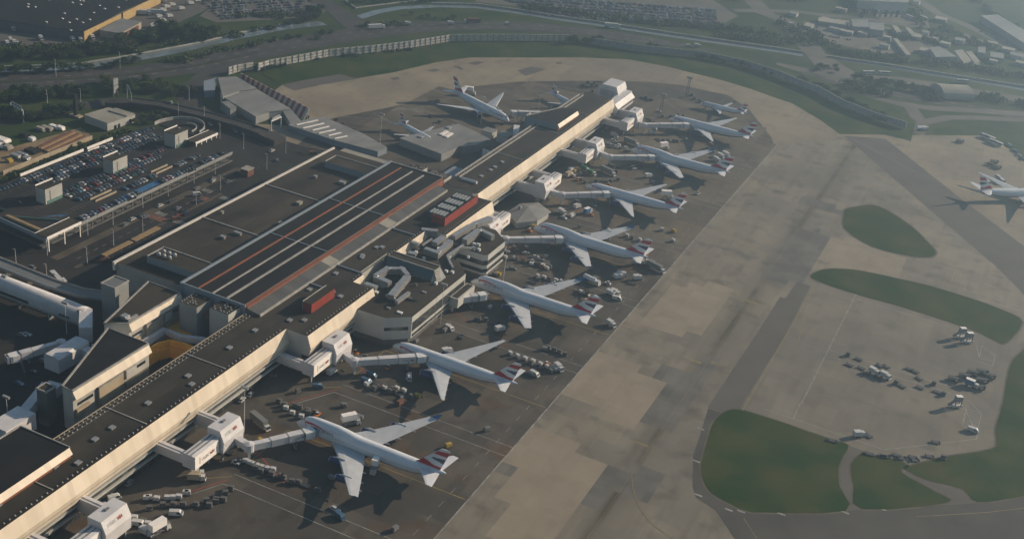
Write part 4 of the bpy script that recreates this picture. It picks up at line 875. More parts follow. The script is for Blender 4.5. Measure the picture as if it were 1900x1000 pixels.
b = MB(); b.ribbon([(-462-15*cos(t*pi/12-.15), 563+19*sin(t*pi/12-.15)) for t in range(0,13)], .5, DZ-1, 0, 2.2); b.build('ramp_parapet', 'parapet', cp)
b = MB(); b.ribbon([(-458-6.5*cos(t*pi/10), 564+10*sin(t*pi/10)) for t in range(3,11)], .4, DZ-1, 0, 1.9); b.build('ramp_parapet', 'parapet', cp)
b = MB(); b.ribbon([(-460-10.5*cos(t*pi/10), 561+15*sin(t*pi/10)) for t in range(0,11)], 8.0, DZ-1.2, 0, 1.0); b.build('ramp_deck', 'asphalt', cp)
for (x0,x1,y0,y1,zt,n) in ((-441,-434.5,546,567,DZ+3,5),(-419,-411.5,403,426.5,DZ+2.2,3)):
    b = MB(); b.box(x0,x1,y0,y1,zt-.5,zt); cn = b.build('canopy', 'roof_brown', cp); b = MB(); b.box(x1,x1+.4,y0,y1,zt-1.2,zt+.2); b.box(x0-.3,x0,y0,y1,zt-.4,zt+.2); b.build('fascia', 'sign_white', cn)
    for i in range(n): y = y0+1+(y1-y0-2)*i/(n-1); MB().box(x1-.3,x1+.2,y-.25,y+.25,(0 if x1 > -414 else DZ),zt-1).build('post', 'sign_white', cn)
b = MB(); b.ribbon([(-413,404),(-446,407.5),(-480,411)], .5, DZ-1.2, 0, 2.3); b.build('side_parapet', 'parapet_blue', cp)
b = MB(); b.ribbon([(-417,409),(-446,411.5)], 1.8, DZ, 0, 1.2); b.build('planter', 'timber', cp)
b = MB(); b.ribbon([(-446,411),(-428,421),(-418,426)], .35, DZ, 0, 1.0); b.build('kerb', 'teal', cp)
b = MB(); b.sheet([(-425,432),(-430,427),(-434,421),(-431,424),(-426,429)], DZ+.03); b.build('blue_bays', 'sky_blue', cp); b = MB(); b.sheet([(-420,466),(-415.5,466),(-415.5,494),(-420,494)], DZ+.03); b.build('blue_bays', 'sky_blue', cp)
ml = MB()
for y in range(430, 545, 3): pass
for x in (-468.5,-459,-441.9,-428): 
    y = 425
    while y < 545: ml.box(x-2.3,x+2.3,y,y+.12,DZ+.01,DZ+.03); y += 2.55 if x != -468.5 else 5.2
ml.build('bay_lines', 'white_line', cp)
for (x,y0,y1) in ((-429,500,514),(-429,452,468)):
    b = MB(); b.box(x,x+.3,y0,y1,DZ,DZ+1.1); b.box(x+3.5,x+3.8,y0,y1,DZ,DZ+1.1); b.build('ramp_wall', 'wall_tan', cp); b = MB(); b.sheet([(x+.4,y0),(x+3.4,y0),(x+3.4,y1-3),(x+.4,y1-3)], DZ+.04); b.build('ramp_opening', 'dark', cp)
bpy.context.view_layer.update(); cp.location = (-445*KC, 480*KC, -4.0); cp.scale = (KC, KC, 1)
# forecourt things: canopy, kerbs, islands
q = thing('taxi_canopy', 'long timber-coloured canopy over the forecourt rank', 'canopy', (-389, 437, 0))
b = MB(); b.box(-390.4,-387.4,417,437,3.6,4.0); b.box(-390.4,-387.2,438.5,458,3.6,4.1); b.build('roof', 'timber', q); b = MB()
for y in range(418,458,6): b.cyl((-389,y,0),(-389,y,3.6),.12,n=6)
b.build('post', 'steel', q)
q = thing('forecourt_kiosk', 'small tan kiosk on the forecourt by the terminal wall', 'kiosk', (-371, 486, 0)); b = MB(); b.box(-375,-368,482,488,0,4.2); b.build('wall', 'wall_tan', q); b = MB(); b.box(-375.5,-371.5,481.6,488.4,4.2,4.6); b.build('roof', 'dark', q)
q = thing('brick_kiosk', 'small brick-red kiosk on the forecourt at the end of the car park wall', 'kiosk', (-400, 551, 0)); b = MB(); b.box(-403,-398,548,554,0,4); b.build('wall', 'brick_red', q); b = MB(); b.box(-403.3,-397.7,547.7,554.3,4,4.4); b.build('roof', 'roof_light', q)
b = MB(); b.box(-412.2,-407.5,405,556,-.02,.13); b.box(-396.5,-394.5,404,520,-.02,.13); b.box(-386,-381,440,560,-.02,.12); b.box(-372,-363.3,396,560,-.02,.13); struct(b.build('pavement', 'pavement'))
b = MB()
for y in (476,516):
    for i in range(6): b.sheet([(-407+i*1.1,y),(-406.4+i*1.1,y),(-406.4+i*1.1,y+4),(-407+i*1.1,y+4)], .012)
    for i in range(6): b.sheet([(-393+i*1.1,y-2),(-392.4+i*1.1,y-2),(-392.4+i*1.1,y+2),(-393+i*1.1,y+2)], .012)
for k in range(28): b.sheet([(-401.6,412+k*6),(-401.4,412+k*6),(-401.4,415+k*6),(-401.6,415+k*6)], .012)
struct(b.build('road_markings', 'white_line'))
b = MB(); b.sheet([(-408,470),(-396,470),(-396,475.4),(-408,475.4)], .006); b.sheet([(-400,506),(-394,506),(-394,511),(-400,511)], .006); struct(b.build('red_surfacing', 'brick_red'))
# contractor's yard and hut
building('switch_house', 'grey flat-roofed building with cream lit wall and dark side standing beyond the yard', 'building', [(-526,553),(-506,551),(-504,574),(-524,572)], 5, 'cladding_grey', 'roof_light', None, lambda t: [MB().box(-519,-504.5,567,573.5,5,6.0).build('raised_roof', 'roof_light', t), MB().box(-505.6,-504.9,557,558,0,2.4).box(-505.4,-504.7,560,561,0,2.4).box(-504.9,-504.2,569,570.5,.5,3).build('door', 'dark', t)])
sheet('yard_ground', [F(0, [(-40,330),(8,326),(172,256),(165,248),(150,236),(60,262),(-40,290)])], -.2, 'dirt')
q = thing('yard_wall', 'pale concrete wall along the contractor yard', 'wall', tuple(px(90,290)))
a_, c_ = px(6,325), px(171,259); b = MB(); b.beam(a_+Vector((0,0,1.3)), c_+Vector((0,0,1.3)), .4, 2.6); b.build('wall', 'wall_tan', q)
for i in range(6):
    p0, p1 = px(70+i*5.5,276+i*2.2+0), px(132+i*6.5,246+i*2.0)
    q = tag(MB().beam(p0+Vector((0,0,.5)), p1+Vector((0,0,.5)), 1.4, 1.0).build('pipe_stack', 'brick_red' if i%2 == 0 else 'timber', rel=p0), 'reddish steel bundle in the contractor yard, %s from the back' % ordw(i+1), 'steel bundle', 'steel bundles in the contractor yard')
for i, (x, y, sx, sy, m) in enumerate(((5,262,9,5,'sign_white'),(12,275,7,4,'roof_light'),(0,272,9,4,'sign_white'),(75,242,7,3,'roof_light'),(88,240,8,3,'roof_light'),(100,238,7,3,'sign_white'),(112,240,6,3,'sign_white'),(60,260,4,3,'panel_white'),(45,253,6,3,'dark'),(30,292,7,3,'duct'),(42,290,8,3,'duct'),(60,282,8,5,'dark'),(18,300,3,3,'yellow_paint'),(50,297,5,3,'duct'))):
    p = px(x, y); b = MB()
    for k in range(4): b.box(p.x-sx/2+k*.2, p.x+sx/2-k*.3, p.y-sy/2+random.uniform(-.5,.5), p.y+sy/2+random.uniform(-.5,.5), k*.5, k*.5+.48)
    tag(b.build('material_stack', m, rel=p), '%s stack of building material in the yard, %s from the left' % ({'sign_white':'white','roof_light':'pale','panel_white':'white','dark':'dark','duct':'grey','yellow_paint':'yellow'}[m], ordw(i+1)), 'material stack', 'material stacks in the yard')
# grey annex behind the pier
def ex(t):
    MB().box(-338,-335.5,674,683,5.4,6.1).box(-334,-331.5,673,682,5.4,6.1).build('skylight', 'sign_white', t)
    MB().box(-347,-344,661,665,5.4,6.0).box(-341,-338,688,692,5.4,6.0).build('roof_vent', 'duct', t)
building('flat_roofed_annex', 'low wide grey building with rooftop skylight behind the pier', 'building', [(-355,652),(-338,702),(-309,691),(-311,676),(-316,667),(-319,666),(-321,646)], 5, 'wall_grey', 'roof_tin', None, ex)
building('pale_shed', 'small pale shed at the foot of the tall mast by the large airliner', 'shed', rect(-321,-313,703,711), 4.5, 'panel_grey2', 'roof_tin', None)
building('pale_shed', 'pale link building between the annex and the pier', 'shed', rect(-309,-301,702,711), 5, 'panel_grey2', 'roof_tin', None)
q = thing('rear_walkway', 'white bent walkway against the back of the pier', 'walkway', (-290, 700, 0)); b = MB(); b.beam((-283,689,8),(-296,703,8),4,4.5); b.beam((-296,703,8),(-301,715,8),4,4.5); b.build('tube', 'bridge_white', q); b = MB(); b.box(-297,-296,702,703,0,6); b.build('column', 'steel', q)
q = thing('curved_enclosure', 'white curved open enclosure beside the grey annex', 'enclosure', (-298, 676, 0)); b = MB(); b.ribbon([(-303,669),(-296,668),(-291,671),(-291,680),(-297,684)], 1.2, 0, 0, 6.5); b.build('wall', 'panel_white', q)
building('low_annex', 'low blue-grey annex at the foot of the pier with one bright rooftop vent', 'annex', rect(-300,-284,603,622), 10, 'wall_grey', 'parapet_blue', None, lambda t: MB().box(-290.5,-289,612,615,10.4,11.6).build('roof_vent', 'sign_white', t))
building('dark_annex', 'dark brick annex with brown roof behind the striped hall', 'annex', rect(-311,-300,592,604), 8, 'brick_red', 'roof_brown', None)
# angular grey shed with pitched roof, by the red and white screen
P_ = G(360, 120, 4.75, 6, [(215,120),(370,110),(550,215),(400,235),(255,290)])
building('angular_shed', 'pale grey angular shed with a creased roof, upper part beside the blast screen', 'shed', P_, 6, 'wall_grey', 'roof_tin', None)
P_ = G(360, 120, 4.75, 5, [(262,290),(402,240),(552,222),(850,395),(780,405),(662,420),(545,462)])
building('angular_shed', 'pale grey angular shed with a creased roof, lower part by the road bend', 'shed', P_, 5, 'wall_grey', 'roof_tin', None)
P_ = G(360, 120, 4.75, 4, [(782,407),(850,398),(940,500),(850,520)]); building('walkway_roof', 'narrow pale roof joining the angular shed and the ribbed canopy', 'canopy', P_, 4, 'wall_grey', 'roof_tin', None)
P_ = G(360, 120, 4.75, 3.6, [(830,535),(940,500),(1140,465),(1480,610),(1700,735),(1620,770),(1240,670)])
def ex(t):
    for (a, c) in (((905,535),(1090,493)),((960,565),(1145,520)),((1045,583),(1190,548)),((1100,610),(1245,576)),((1185,630),(1295,603)),((1240,657),(1350,632))):
        a, c = G(360, 120, 4.75, 4.0, [a, c]); MB().beam(a+Vector((0,0,.3)), c+Vector((0,0,.2)), 1.0, .5).build('roof_light', 'sign_white', t)
building('ribbed_canopy', 'long grey roof with six white roof-light strips behind the terminal', 'canopy building', P_, 3.6, 'parapet_blue', 'roof_tin', None, ex)
P_ = G(360, 120, 4.75, 6, [(245,335),(300,325),(372,380),(320,392)]); building('lean_to', 'small lean-to at the foot of the angular shed', 'lean-to', P_, 6, 'wall_grey', 'roof_tin', None)
P_ = G(360, 120, 4.75, 5, [(90,150),(195,120),(180,230),(90,235)]); building('blue_lean_to', 'blue-grey lean-to at the left end of the angular shed', 'lean-to', P_, 5, 'parapet_blue', 'parapet_blue', None)
# red and white blast screen
q = thing('blast_screen', 'slanting screen of alternating red and white panels beside the angular shed', 'blast screen', tuple(px(500,175)))
N_ = 27; A0, A1 = px(443,148), px(563,223); B0, B1 = px(446,136,6.5), px(574,202,6.5)
for i in range(N_):
    f, g_ = i/N_, (i+.97)/N_; v = [A0.lerp(A1,f), A0.lerp(A1,g_), B0.lerp(B1,g_), B0.lerp(B1,f)]; k = Vector((.3,.5,0)); b = MB()
    b.add(v+[w+k for w in v], [(0,1,2,3),(7,6,5,4),(0,3,7,4),(1,5,6,2),(3,2,6,7)]); b.build('screen_panel', 'red_paint' if i%2 else 'baffle', q)
# ---------------- roads of the upper part --------------------------------
def road(name, pts, w, z, m='road'):
    b = MB(); P = [px(*p) for p in pts]; b.ribbon(P, w, z); return struct(b.build(name, m))
ring = [(-150,160),(0,152),(120,146),(240,138),(360,122),(480,96),(600,73),(700,57),(800,49),(900,47),(1000,51),(1100,60),(1200,75),(1300,95),(1400,118),(1500,141),(1600,163),(1700,182),(1800,200),(1900,217),(2000,235)]
road('perimeter_road', ring, [30]*8+[27]*6+[16]*7, -.16)
road('slip_road', [(430,118),(385,140),(360,160),(350,185),(365,205),(420,222)], 16, -.15)
road('crossing_road', [(520,-40),(588,0),(628,22),(660,45),(690,55)], [22,22,20,26,34], -.14)
road('access_road', [(-60,232),(0,226),(60,214),(130,200),(190,190),(240,186)], 13, -.15)
road('lower_road', [(240,215),(300,222),(380,240),(440,262),(520,285),(560,300)], 15, -.15, 'asphalt')
b = MB(); vr = [px(x, y, 3.4) for x, y in ((196,190),(240,187),(300,194),(350,206),(400,218),(450,232),(490,246),(520,258))]
q = thing('elevated_road', 'curving elevated road with a dark retaining wall, between the sheds and the car park', 'road viaduct', tuple(vr[4]))
b.ribbon([p for p in vr], [4,8,9,9,9,9,10,11], 0, 0, 3.4); b.build('deck', 'road', q)
b = MB(); L = [p for p in vr]
for s_ in (1,-1):
    o = [p+Vector((-(L[min(i+1,len(L)-1)]-L[max(i-1,0)]).normalized().y, (L[min(i+1,len(L)-1)]-L[max(i-1,0)]).normalized().x, 0))*s_*4.6 for i, p in enumerate(L)]
    b.ribbon(o[1:7], .3, 3.4, 0, .8)
b.build('parapet', 'wall_dark', q)
road('forecourt_road', [(520,285),(470,310),(440,330)], 18, -.012, 'asphalt')
rdm = MB()
for off in (-5.2, 5.2):
    P = [px(*p) for p in ring]
    for i in range(len(P)-1):
        a, c = P[i], P[i+1]; d = (c-a); L = d.length; d.normalize(); n = Vector((-d.y, d.x, 0)); t = 0
        while t < L: rdm.ribbon([a+n*off+d*t, a+n*off+d*min(L, t+5)], .5, -.13); t += 14
struct(rdm.build('carriageway_lines', 'white_line'))
med = MB(); med.ribbon([px(x, y+1) for x, y in ring[:6]], 2.2, -.12); struct(med.build('central_reserve', 'grass'))
# ---------------- blast fence along the grass ----------------------------
def baffle(name, label, pts, h, mats, gap=.04, slats=3, plen=5.7):
    P = [px(*p) for p in pts]; t = thing(name, label, 'blast fence', tuple(P[len(P)//2])); n = 0
    for i in range(len(P)-1):
        a, c = P[i], P[i+1]; L = (c-a).length; k = max(1, round(L/plen)); d = (c-a)/L
        for j in range(k):
            p0, p1 = a+d*L*j/k, a+d*L*(j+1-gap)/k; b = MB()
            for s in range(slats):
                z = h*(s+.55)/slats; b.beam(p0+Vector((0,0,z)), p1+Vector((0,0,z)), .9-.2*s, h/slats*(.74 if slats > 1 else .9))
            b.beam(p0+Vector((0,0,h/2)), p0+d*.5+Vector((0,0,h/2)), 1.4, h, 1); n += 1
            b.build('fence_panel', [mats[n % len(mats)], 'wall_grey'], t)
baffle('blast_fence', 'tall pale slatted blast fence curving along the grass strip at the upper left', [(478,133),(500,126),(530,121),(610,106),(687,99),(760,90),(835,78),(880,77),(960,77),(1060,78)], 6.2, ['baffle'])
baffle('blast_fence', 'short pale blast fence section behind the angular shed', [(423,140),(440,135),(470,130)], 6, ['baffle'])
mat('baffle_grey', (.25,.27,.27), .8, 0, (.20,.215,.215), .3, 5)
baffle('blast_fence', 'blue-grey screen wall half covered by trees, right of the middle', [(1100,84),(1200,98),(1300,108),(1380,124),(1440,143),(1480,160),(1520,175),(1560,198),(1620,222),(1680,240)], 6.0, ['baffle_grey'], plen=7, slats=1)
# ---------------- rivers --------------------------------------------------
def strip(name, pts, w, z, m): b = MB(); b.ribbon([px(*p) for p in pts], w, z); return struct(b.build(name, m))
strip('river', [(-60,132),(0,129),(90,127),(150,123),(220,113),(280,103),(330,93),(380,82),(440,68),(520,52),(600,43)], 11, -.2, 'water')
strip('river', [(640,42),(665,33),(700,22),(740,15),(810,11),(884,13),(960,23),(1040,36),(1112,46),(1250,67),(1440,94),(1490,102)], 9, -.2, 'water')
strip('river', [(1534,106),(1640,122),(1720,136),(1810,150),(1900,165),(2000,182)], 9, -.2, 'water')
for pts, lab in (([(-60,125),(0,125),(90,123),(150,119),(220,108),(330,88),(380,78),(440,63),(520,47)], 'long pale river wall curving across the upper left'),
                 ([(640,2),(660,16),(700,11),(750,5),(800,0)], 'pale wall beside the crossing road at the top'),
                 ([(800,8),(884,10),(960,20),(1040,33),(1112,43),(1250,64),(1440,91),(1490,99)], 'long pale river wall beyond the perimeter road, middle of the view'),
                 ([(1534,106),(1640,121),(1720,134),(1810,148),(1900,162),(2000,179)], 'pale river wall running off to the right edge')):
    P = [px(*p) for p in pts]; b = MB(); b.ribbon(P, 1.2, 0, 0, 1.6 if 'perimeter' in lab or 'right edge' in lab else .9); tag(b.build('river_wall', 'river_wall', rel=P[0]), lab, 'wall')
# grass strips, verges of other tones
struct(MB().ribbon([px(*p) for p in ((120,118),(200,105),(300,90),(400,70),(470,54),(560,34))], 14, -.22).build('grass_bank', 'island_grass'))
sheet('grass_bank', [F(0,[(760,22),(860,14),(960,26),(985,38),(900,42),(800,40),(750,32)]), F(0,[(1000,40),(1130,58),(1300,80),(1450,104),(1480,112),(1380,104),(1200,72),(1050,50)]), F(0,[(1704,207),(1725,200),(1800,210),(1860,216),(1930,222),(1800,222),(1740,226),(1712,220)]), F(0,[(1730,240),(1760,234),(1785,240),(1790,250),(1740,252)]), F(0,[(1780,232),(1860,228),(1960,232),(1960,250),(1860,250)]), F(0,[(1670,222),(1700,226),(1702,240),(1690,247)])], -.21, 'island_grass')
# ---------------- far roads ----------------------------------------------
road('far_road', [(1395,0),(1420,25),(1460,40),(1480,60),(1500,85),(1520,105),(1540,122),(1575,145)], [20,20,20,24,24,24,30,34], -.14, 'far_road')
road('far_road', [(1575,145),(1560,150),(1520,135),(1440,120)], 14, -.13, 'far_road'); road('far_road', [(1575,140),(1680,150),(1780,165),(1900,185),(2000,205)], 18, -.135, 'far_road')
road('far_road', [(1600,175),(1660,190),(1690,200),(1700,215),(1710,232),(1700,248)], 12, -.13, 'far_road'); road('far_road', [(1700,230),(1760,218),(1820,219),(1960,226)], 10, -.125, 'far_road')
road('far_road', [(1660,190),(1720,200),(1800,205),(1960,215)], 12, -.132, 'far_road'); road('far_road', [(1690,-10),(1740,25),(1800,50),(1850,75),(1900,105),(1960,130)], 14, -.14, 'far_road')
road('far_road', [(1360,20),(1420,20),(1480,22),(1540,30),(1600,34),(1700,50)], 12, -.145, 'far_road')
sheet('far_yard', [F(0,[(1600,176),(1680,212),(1640,215),(1596,185)]), F(0,[(1490,40),(1620,45),(1740,70),(1760,95),(1640,100),(1540,80),(1500,60)]), F(0,[(1620,25),(1720,30),(1725,52),(1640,45)]), F(0,[(1790,62),(1850,85),(1850,92),(1780,80)])], -.15, 'yard')
sheet('far_car_park_ground', [F(0,[(900,-12),(1300,-14),(1370,30),(1340,46),(1240,40),(1100,22),(960,12),(880,4)]), F(0,[(420,-10),(585,-20),(605,22),(560,34),(400,42),(370,30)])], -.15, 'far_road')
sheet('depot_ground', [F(0,[(-50,110),(90,95),(190,88),(260,75),(380,20),(420,-20),(250,-20),(-50,60)])], -.16, 'shoulder')
# ---------------- warehouse at the upper left ----------------------------
P_ = [(-640,676),(-657,736),(-672,812),(-720,812),(-845,775),(-845,652),(-712,664),(-704,655)]
def ex(t):
    for i in range(90):
        x = random.uniform(-820,-640); y = random.uniform(650,790)
        k = (y-665)/135; xe = -640-32*k-3
        if x > xe-3: continue
        if y < 690 and x < -690: continue
        MB().box(x-.8,x+.8,y-.5,y+.5,6.8,7.4).build('roof_vent', 'sign_white', t)
    for f0, f1 in ((0,.40),(.42,1)):
        a, c = Vector((-640,676,0)), Vector((-672,812,0)); p, q_ = a+(c-a)*f0, a+(c-a)*f1; n = Vector((1,.24,0))*.4
        MB().beam(p+n+Vector((0,0,3.6)), q_+n+Vector((0,0,3.6)), .5, 7.0).build('lit_wall', 'wall_yellow', t)
building('warehouse', 'huge black-roofed warehouse with a sunlit yellow wall at the upper left', 'warehouse', P_, 6.5, 'wall_dark', 'roof_black', None, ex)
building('warehouse', 'second dark warehouse behind a thin yellow lit wall, in the upper left corner', 'warehouse', F(6,[(-90,-20),(-90,30),(2,24),(62,-4),(80,-20)]), 6, 'wall_yellow', 'roof_black', None)
building('cargo_shed', 'grey ribbed-roof shed with a tan end wall beside the yellow-walled warehouse', 'shed', [(-639,692),(-648,726),(-632,730),(-623,696)], 5, 'wall_tan', 'roof_tin', None, lambda t: [MB().beam((-623.8,702,2.4),(-630,724,2.4),1,3.4).build('loading_door', 'brick_red', t)])
# ---------------- far industrial estate ----------------------------------
fb = [('far_warehouse','big pale warehouse with a row of dark doors at the top right','warehouse',[(1592,2),(1685,6),(1690,-14),(1600,-18)],16,'panel_grey2','roof_tin'),
 ('far_hall','long pale hall with a curved roof at the right edge','hall',[(1820,30),(1850,28),(1905,60),(1905,84)],9,'wall_grey','roof_tin'),
 ('pitched_shed','blue-grey shed with a pitched roof on the estate','shed',[(1725,90),(1742,87),(1775,106),(1737,107)],7,'wall_grey','roof_tin'),
 ('long_shed','pale long shed right of the pitched shed, nearer one','shed',[(1771,95),(1785,93),(1802,113),(1788,117)],5,'panel_grey2','roof_light'),
 ('long_shed','pale long shed right of the pitched shed, farther one','shed',[(1793,97),(1802,96),(1818,115),(1808,117)],5,'panel_grey2','roof_light'),
 ('office_row','grey block beside the bright doors warehouse yard, left one','block',[(1580,37),(1610,38),(1612,52),(1582,50)],9,'wall_grey','roof_tin'),
 ('office_row','grey block beside the bright doors warehouse yard, right one','block',[(1612,42),(1640,44),(1640,58),(1614,55)],9,'wall_grey','roof_tin'),
 ('low_block','low block with pale roof, first left of the estate road','block',[(1520,33),(1575,40),(1574,48),(1518,40)],5,'wall_grey','roof_light'),
 ('narrow_shed','narrow pale shed in a row above the pitched shed, left one','shed',[(1655,48),(1664,49),(1672,60),(1664,61)],5,'wall_grey','roof_light'),
 ('narrow_shed','narrow pale shed in a row above the pitched shed, right one','shed',[(1680,52),(1688,53),(1698,64),(1690,65)],5,'wall_grey','roof_light'),
 ('greenhouse','long thin pale shed between yards, left of the pitched shed','shed',[(1657,72),(1664,72),(1690,103),(1682,103)],4,'wall_grey','roof_light'),
 ('blue_block','small blue-grey block at the foot of the long hall, left one','block',[(1815,88),(1828,88),(1828,100),(1815,98)],7,'parapet_blue','roof_tin'),
 ('blue_block','small blue-grey block at the foot of the long hall, right one','block',[(1838,97),(1862,100),(1862,110),(1838,106)],6,'parapet_blue','roof_tin')]
for nm, lab, cat, pts, z1, mw, mt in fb:
    def ex(t, nm=nm, pts=pts, z1=z1):
        a, c = px(*pts[0]), px(*pts[1]) 
        if nm == 'far_warehouse':
            a, c = px(*pts[0], z1), px(*pts[1], z1)
            for i in range(9):
                p = a+(c-a)*((i+.3)/9); q_ = a+(c-a)*((i+.75)/9); n = Vector(((c-a).y, -(c-a).x, 0)).normalized()*.2
                MB().beam(Vector((p.x,p.y,4))+n, Vector((q_.x,q_.y,4))+n, .5, 7).build('door', 'dark' if i%2 else 'wall_grey', t)
    z1 *= .7; building(nm, lab, cat, F(z1, pts), z1, mw, mt, None, ex)
rs = random.Random(8)
for i, (x, y) in enumerate([(1500,52),(1548,58),(1570,64),(1600,66),(1620,60),(1645,74),(1700,72),(1716,66),(1735,78),(1752,86),(1780,80),(1840,84),(1870,96),(1885,108),(1895,122),(1560,22),(1700,8),(1745,40),(1530,40),(1640,90),(1715,98),(1842,118),(1472,30),(1560,46)]):
    p = px(x, y); w, l = rs.uniform(3,6), rs.uniform(6,15); pts = [(p.x-w,p.y-l/2),(p.x+w,p.y-l/2),(p.x+w,p.y+l/2),(p.x-w,p.y+l/2)]
    building('workshop_unit', 'small %s workshop unit on the far estate, %s of those listed from the left' % (('grey','pale','blue-grey')[i%3], ordw(i+1)), 'workshop', pts, rs.uniform(2.5,3.5), ('wall_grey','panel_grey2','parapet_blue')[i%3], ('roof_light','roof_tin','roof_light')[i%3], None, group='workshop units on the far estate')
# round-roofed shelter
p = F(0, [(1742,172),(1800,176),(1808,190),(1752,188)]); q = thing('round_roofed_shed', 'white shed with a rounded roof standing alone at the right', 'shed', tuple(p[0]))
a, c = px(1750,186), px(1807,189); d = (c-a); n = Vector((-d.y, d.x, 0)).normalized(); W_ = 26; b = MB(); K = 10; vs = []
for e in (a, c):
    for k in range(K+1): t = pi*k/K; vs.append(e+n*(W_/2-W_/2*cos(t))+Vector((0,0,8*sin(t)+1)))
b.add(vs, [(k, k+1, K+2+k, K+1+k) for k in range(K)]+[tuple(range(K, -1, -1)), tuple(range(K+1, 2*K+2))]); b.build('roof', 'roof_light', q)
# ---------------- masts, sign gantries -----------------------------------
def gantry(label, x0, y0, x1, y1, h, m='wall_grey', sign=True):
    a, c = px(x0, y0), px(x1, y1); t = thing('sign_gantry', label, 'sign gantry', tuple((a+c)/2)); b = MB()
    for e in (a, c): b.cyl(e, e+Vector((0,0,h)), .3, n=8)
    b.build('post', m, t); b = MB(); b.beam(a+Vector((0,0,h)), c+Vector((0,0,h)), .6, .8); b.build('beam', m, t)
    if sign: b = MB(); b.beam(a+(c-a)*.1+Vector((0,0,h+.6)), c-(c-a)*.1+Vector((0,0,h+.6)), .25, 3.0); b.build('sign_board', 'wall_grey', t)
gantry('grey sign gantry over the access road at the left edge', 21,213,44,227,7.5,'panel_white'); gantry('grey sign gantry over the road beside the tall sign tower', 236,182,244,196,8)
gantry('white-legged gantry over the road by the angular shed', 503,245,521,237,7.5,'panel_white')
q = thing('sign_tower', 'tall blue-grey panel sign tower among the trees', 'sign', tuple(px(215,178))); p = px(215,178); MB().box(p.x-.4,p.x+.4,p.y-2.2,p.y+2.2,2,7).box(p.x-.4,p.x+.4,p.y-2.2,p.y+2.2,7.5,12).build('panel', 'wall_grey', q); MB().box(p.x-.3,p.x+.3,p.y-2.4,p.y-2,0,12).box(p.x-.3,p.x+.3,p.y+2,p.y+2.4,0,12).build('post', 'steel', q)
q = thing('brick_pylon', 'dark slim tower at the edge of the yard', 'tower', tuple(px(141,216))); p = px(141,216); MB().box(p.x-1,p.x+1,p.y-1,p.y+1,0,15).build('shaft', 'dark', q); MB().box(p.x-4,p.x+4,p.y-2,p.y+2,0,1).build('base', 'wall_tan', q)
def lamp(label, x, y, h, cat='street_lamp', arm=1.5, group='slim lamp posts', heads=1):
    p = px(x, y); t = thing(cat, label, cat.replace('_', ' '), tuple(p), 0, group); b = MB(); b.cyl((p.x,p.y,0),(p.x,p.y,h), .16, .09, 6); b.build('post', 'panel_white', t)
    b = MB()
    if heads > 2: b.box(p.x-1.6,p.x+1.6,p.y-.5,p.y+.5,h-.4,h+.5)
    else: b.beam((p.x-arm,p.y,h),(p.x+(arm if heads == 2 else 0),p.y,h+.1),.35,.2)
    b.build('lamp_head', 'duct', t)
LAMPS = [((351,188),10,'where the access road bends by the shed'),((410,206),12,'in front of the angular shed'),((331,218),10,'at the top of the car park ramp loop'),((379,226),10,'at the right of the car park ramp loop'),((408,258),10,'beside the lower road bend'),((452,277),10,'at the end of the low wall by the car park exit'),
 ((399,324),9,'at the far end of the car park wall'),((360,341),10,'by the car park wall, second from the far end'),((312,364),10,'by the second car park arch'),((265,386),10,'by the end of the middle car park arches'),((210,418),10,'by the near car park arches'),((163,437),10,'at the near end of the car park wall'),((162,490),9,'by the taxi canopy end'),((211,456),9,'by the near taxi canopy'),((265,430),9,'by the far taxi canopy'),((364,381),10,'in the middle of the forecourt'),((409,353),9,'by the zebra crossing'),((88,474),9,'at the car park corner'),((30,490),8,'at the road below the car park'),((87,518),8,'beside the tube walkway'),
 ((294,293),7,'on the top deck by the far stair tower'),((216,338),7,'on the top deck by the middle rows'),((135,314),7,'on the top deck by the second row'),((66,350),7,'on the top deck by the near stair tower'),((40,397),7,'on the top deck near the left edge'),((104,142),12,'on the perimeter road verge, left'),((223,128),12,'on the perimeter road verge, right'),((88,192),9,'among the trees by the access road, left'),((150,190),9,'among the trees by the access road, middle'),((495,315),10,'at the forecourt end by the shelter'),((530,285),10,'at the road bend by the ribbed canopy'),((570,240),9,'in front of the ribbed canopy')]
for (x, y), h, w in LAMPS: lamp('slim pale lamp post '+w, x, y, h)
for (x, y), h, w in (((705,272),22,'by the ribbed canopy'),((892,232),20,'at the large airliner parked tail to the fence'),((1023,205),18,'behind the far pier'),((999,206),14,'between the rear stands'),((817,602),22,'beside the drawn-back jet bridge'),((932,536),22,'by the drawn-back airliner nose'),((932,800),22,'') ,((453,804),22,'behind the nearest gate pavilion'),((124,620),16,'in the shaded apron at the left'),((17,800),16,'at the lower left corner')):
    if w: lamp('tall apron lighting mast '+w, x, y, h, 'lighting_mast', group='tall apron masts', heads=3)
for (x, y), w in (((1274,180),'nearer the fence'),((1225,213),'nearer the pier')):
    p = px(x, y); t = thing('lattice_mast', 'dark lattice mast at the lone small airliner, %s' % w, 'mast', tuple(p), 0, 'dark lattice masts'); b = MB()
    for dx, dy in ((-.9,-.9),(.9,-.9),(.9,.9),(-.9,.9)): b.cyl((p.x+dx,p.y+dy,0),(p.x+dx*.6,p.y+dy*.6,15), .14, n=4)
    for k in range(6): z = k*2.5; b.beam((p.x-.9,p.y-.9,z),(p.x+.9,p.y-.9,z+2.5),.12,.12); b.beam((p.x+.9,p.y+.9,z),(p.x+.9,p.y-.9,z+2.5),.12,.12)
    b.build('lattice', 'wall_dark', t); b = MB(); b.box(p.x-2.2,p.x+2.2,p.y-1,p.y+1,15,16.2); b.build('lamp_rack', 'steel', t)
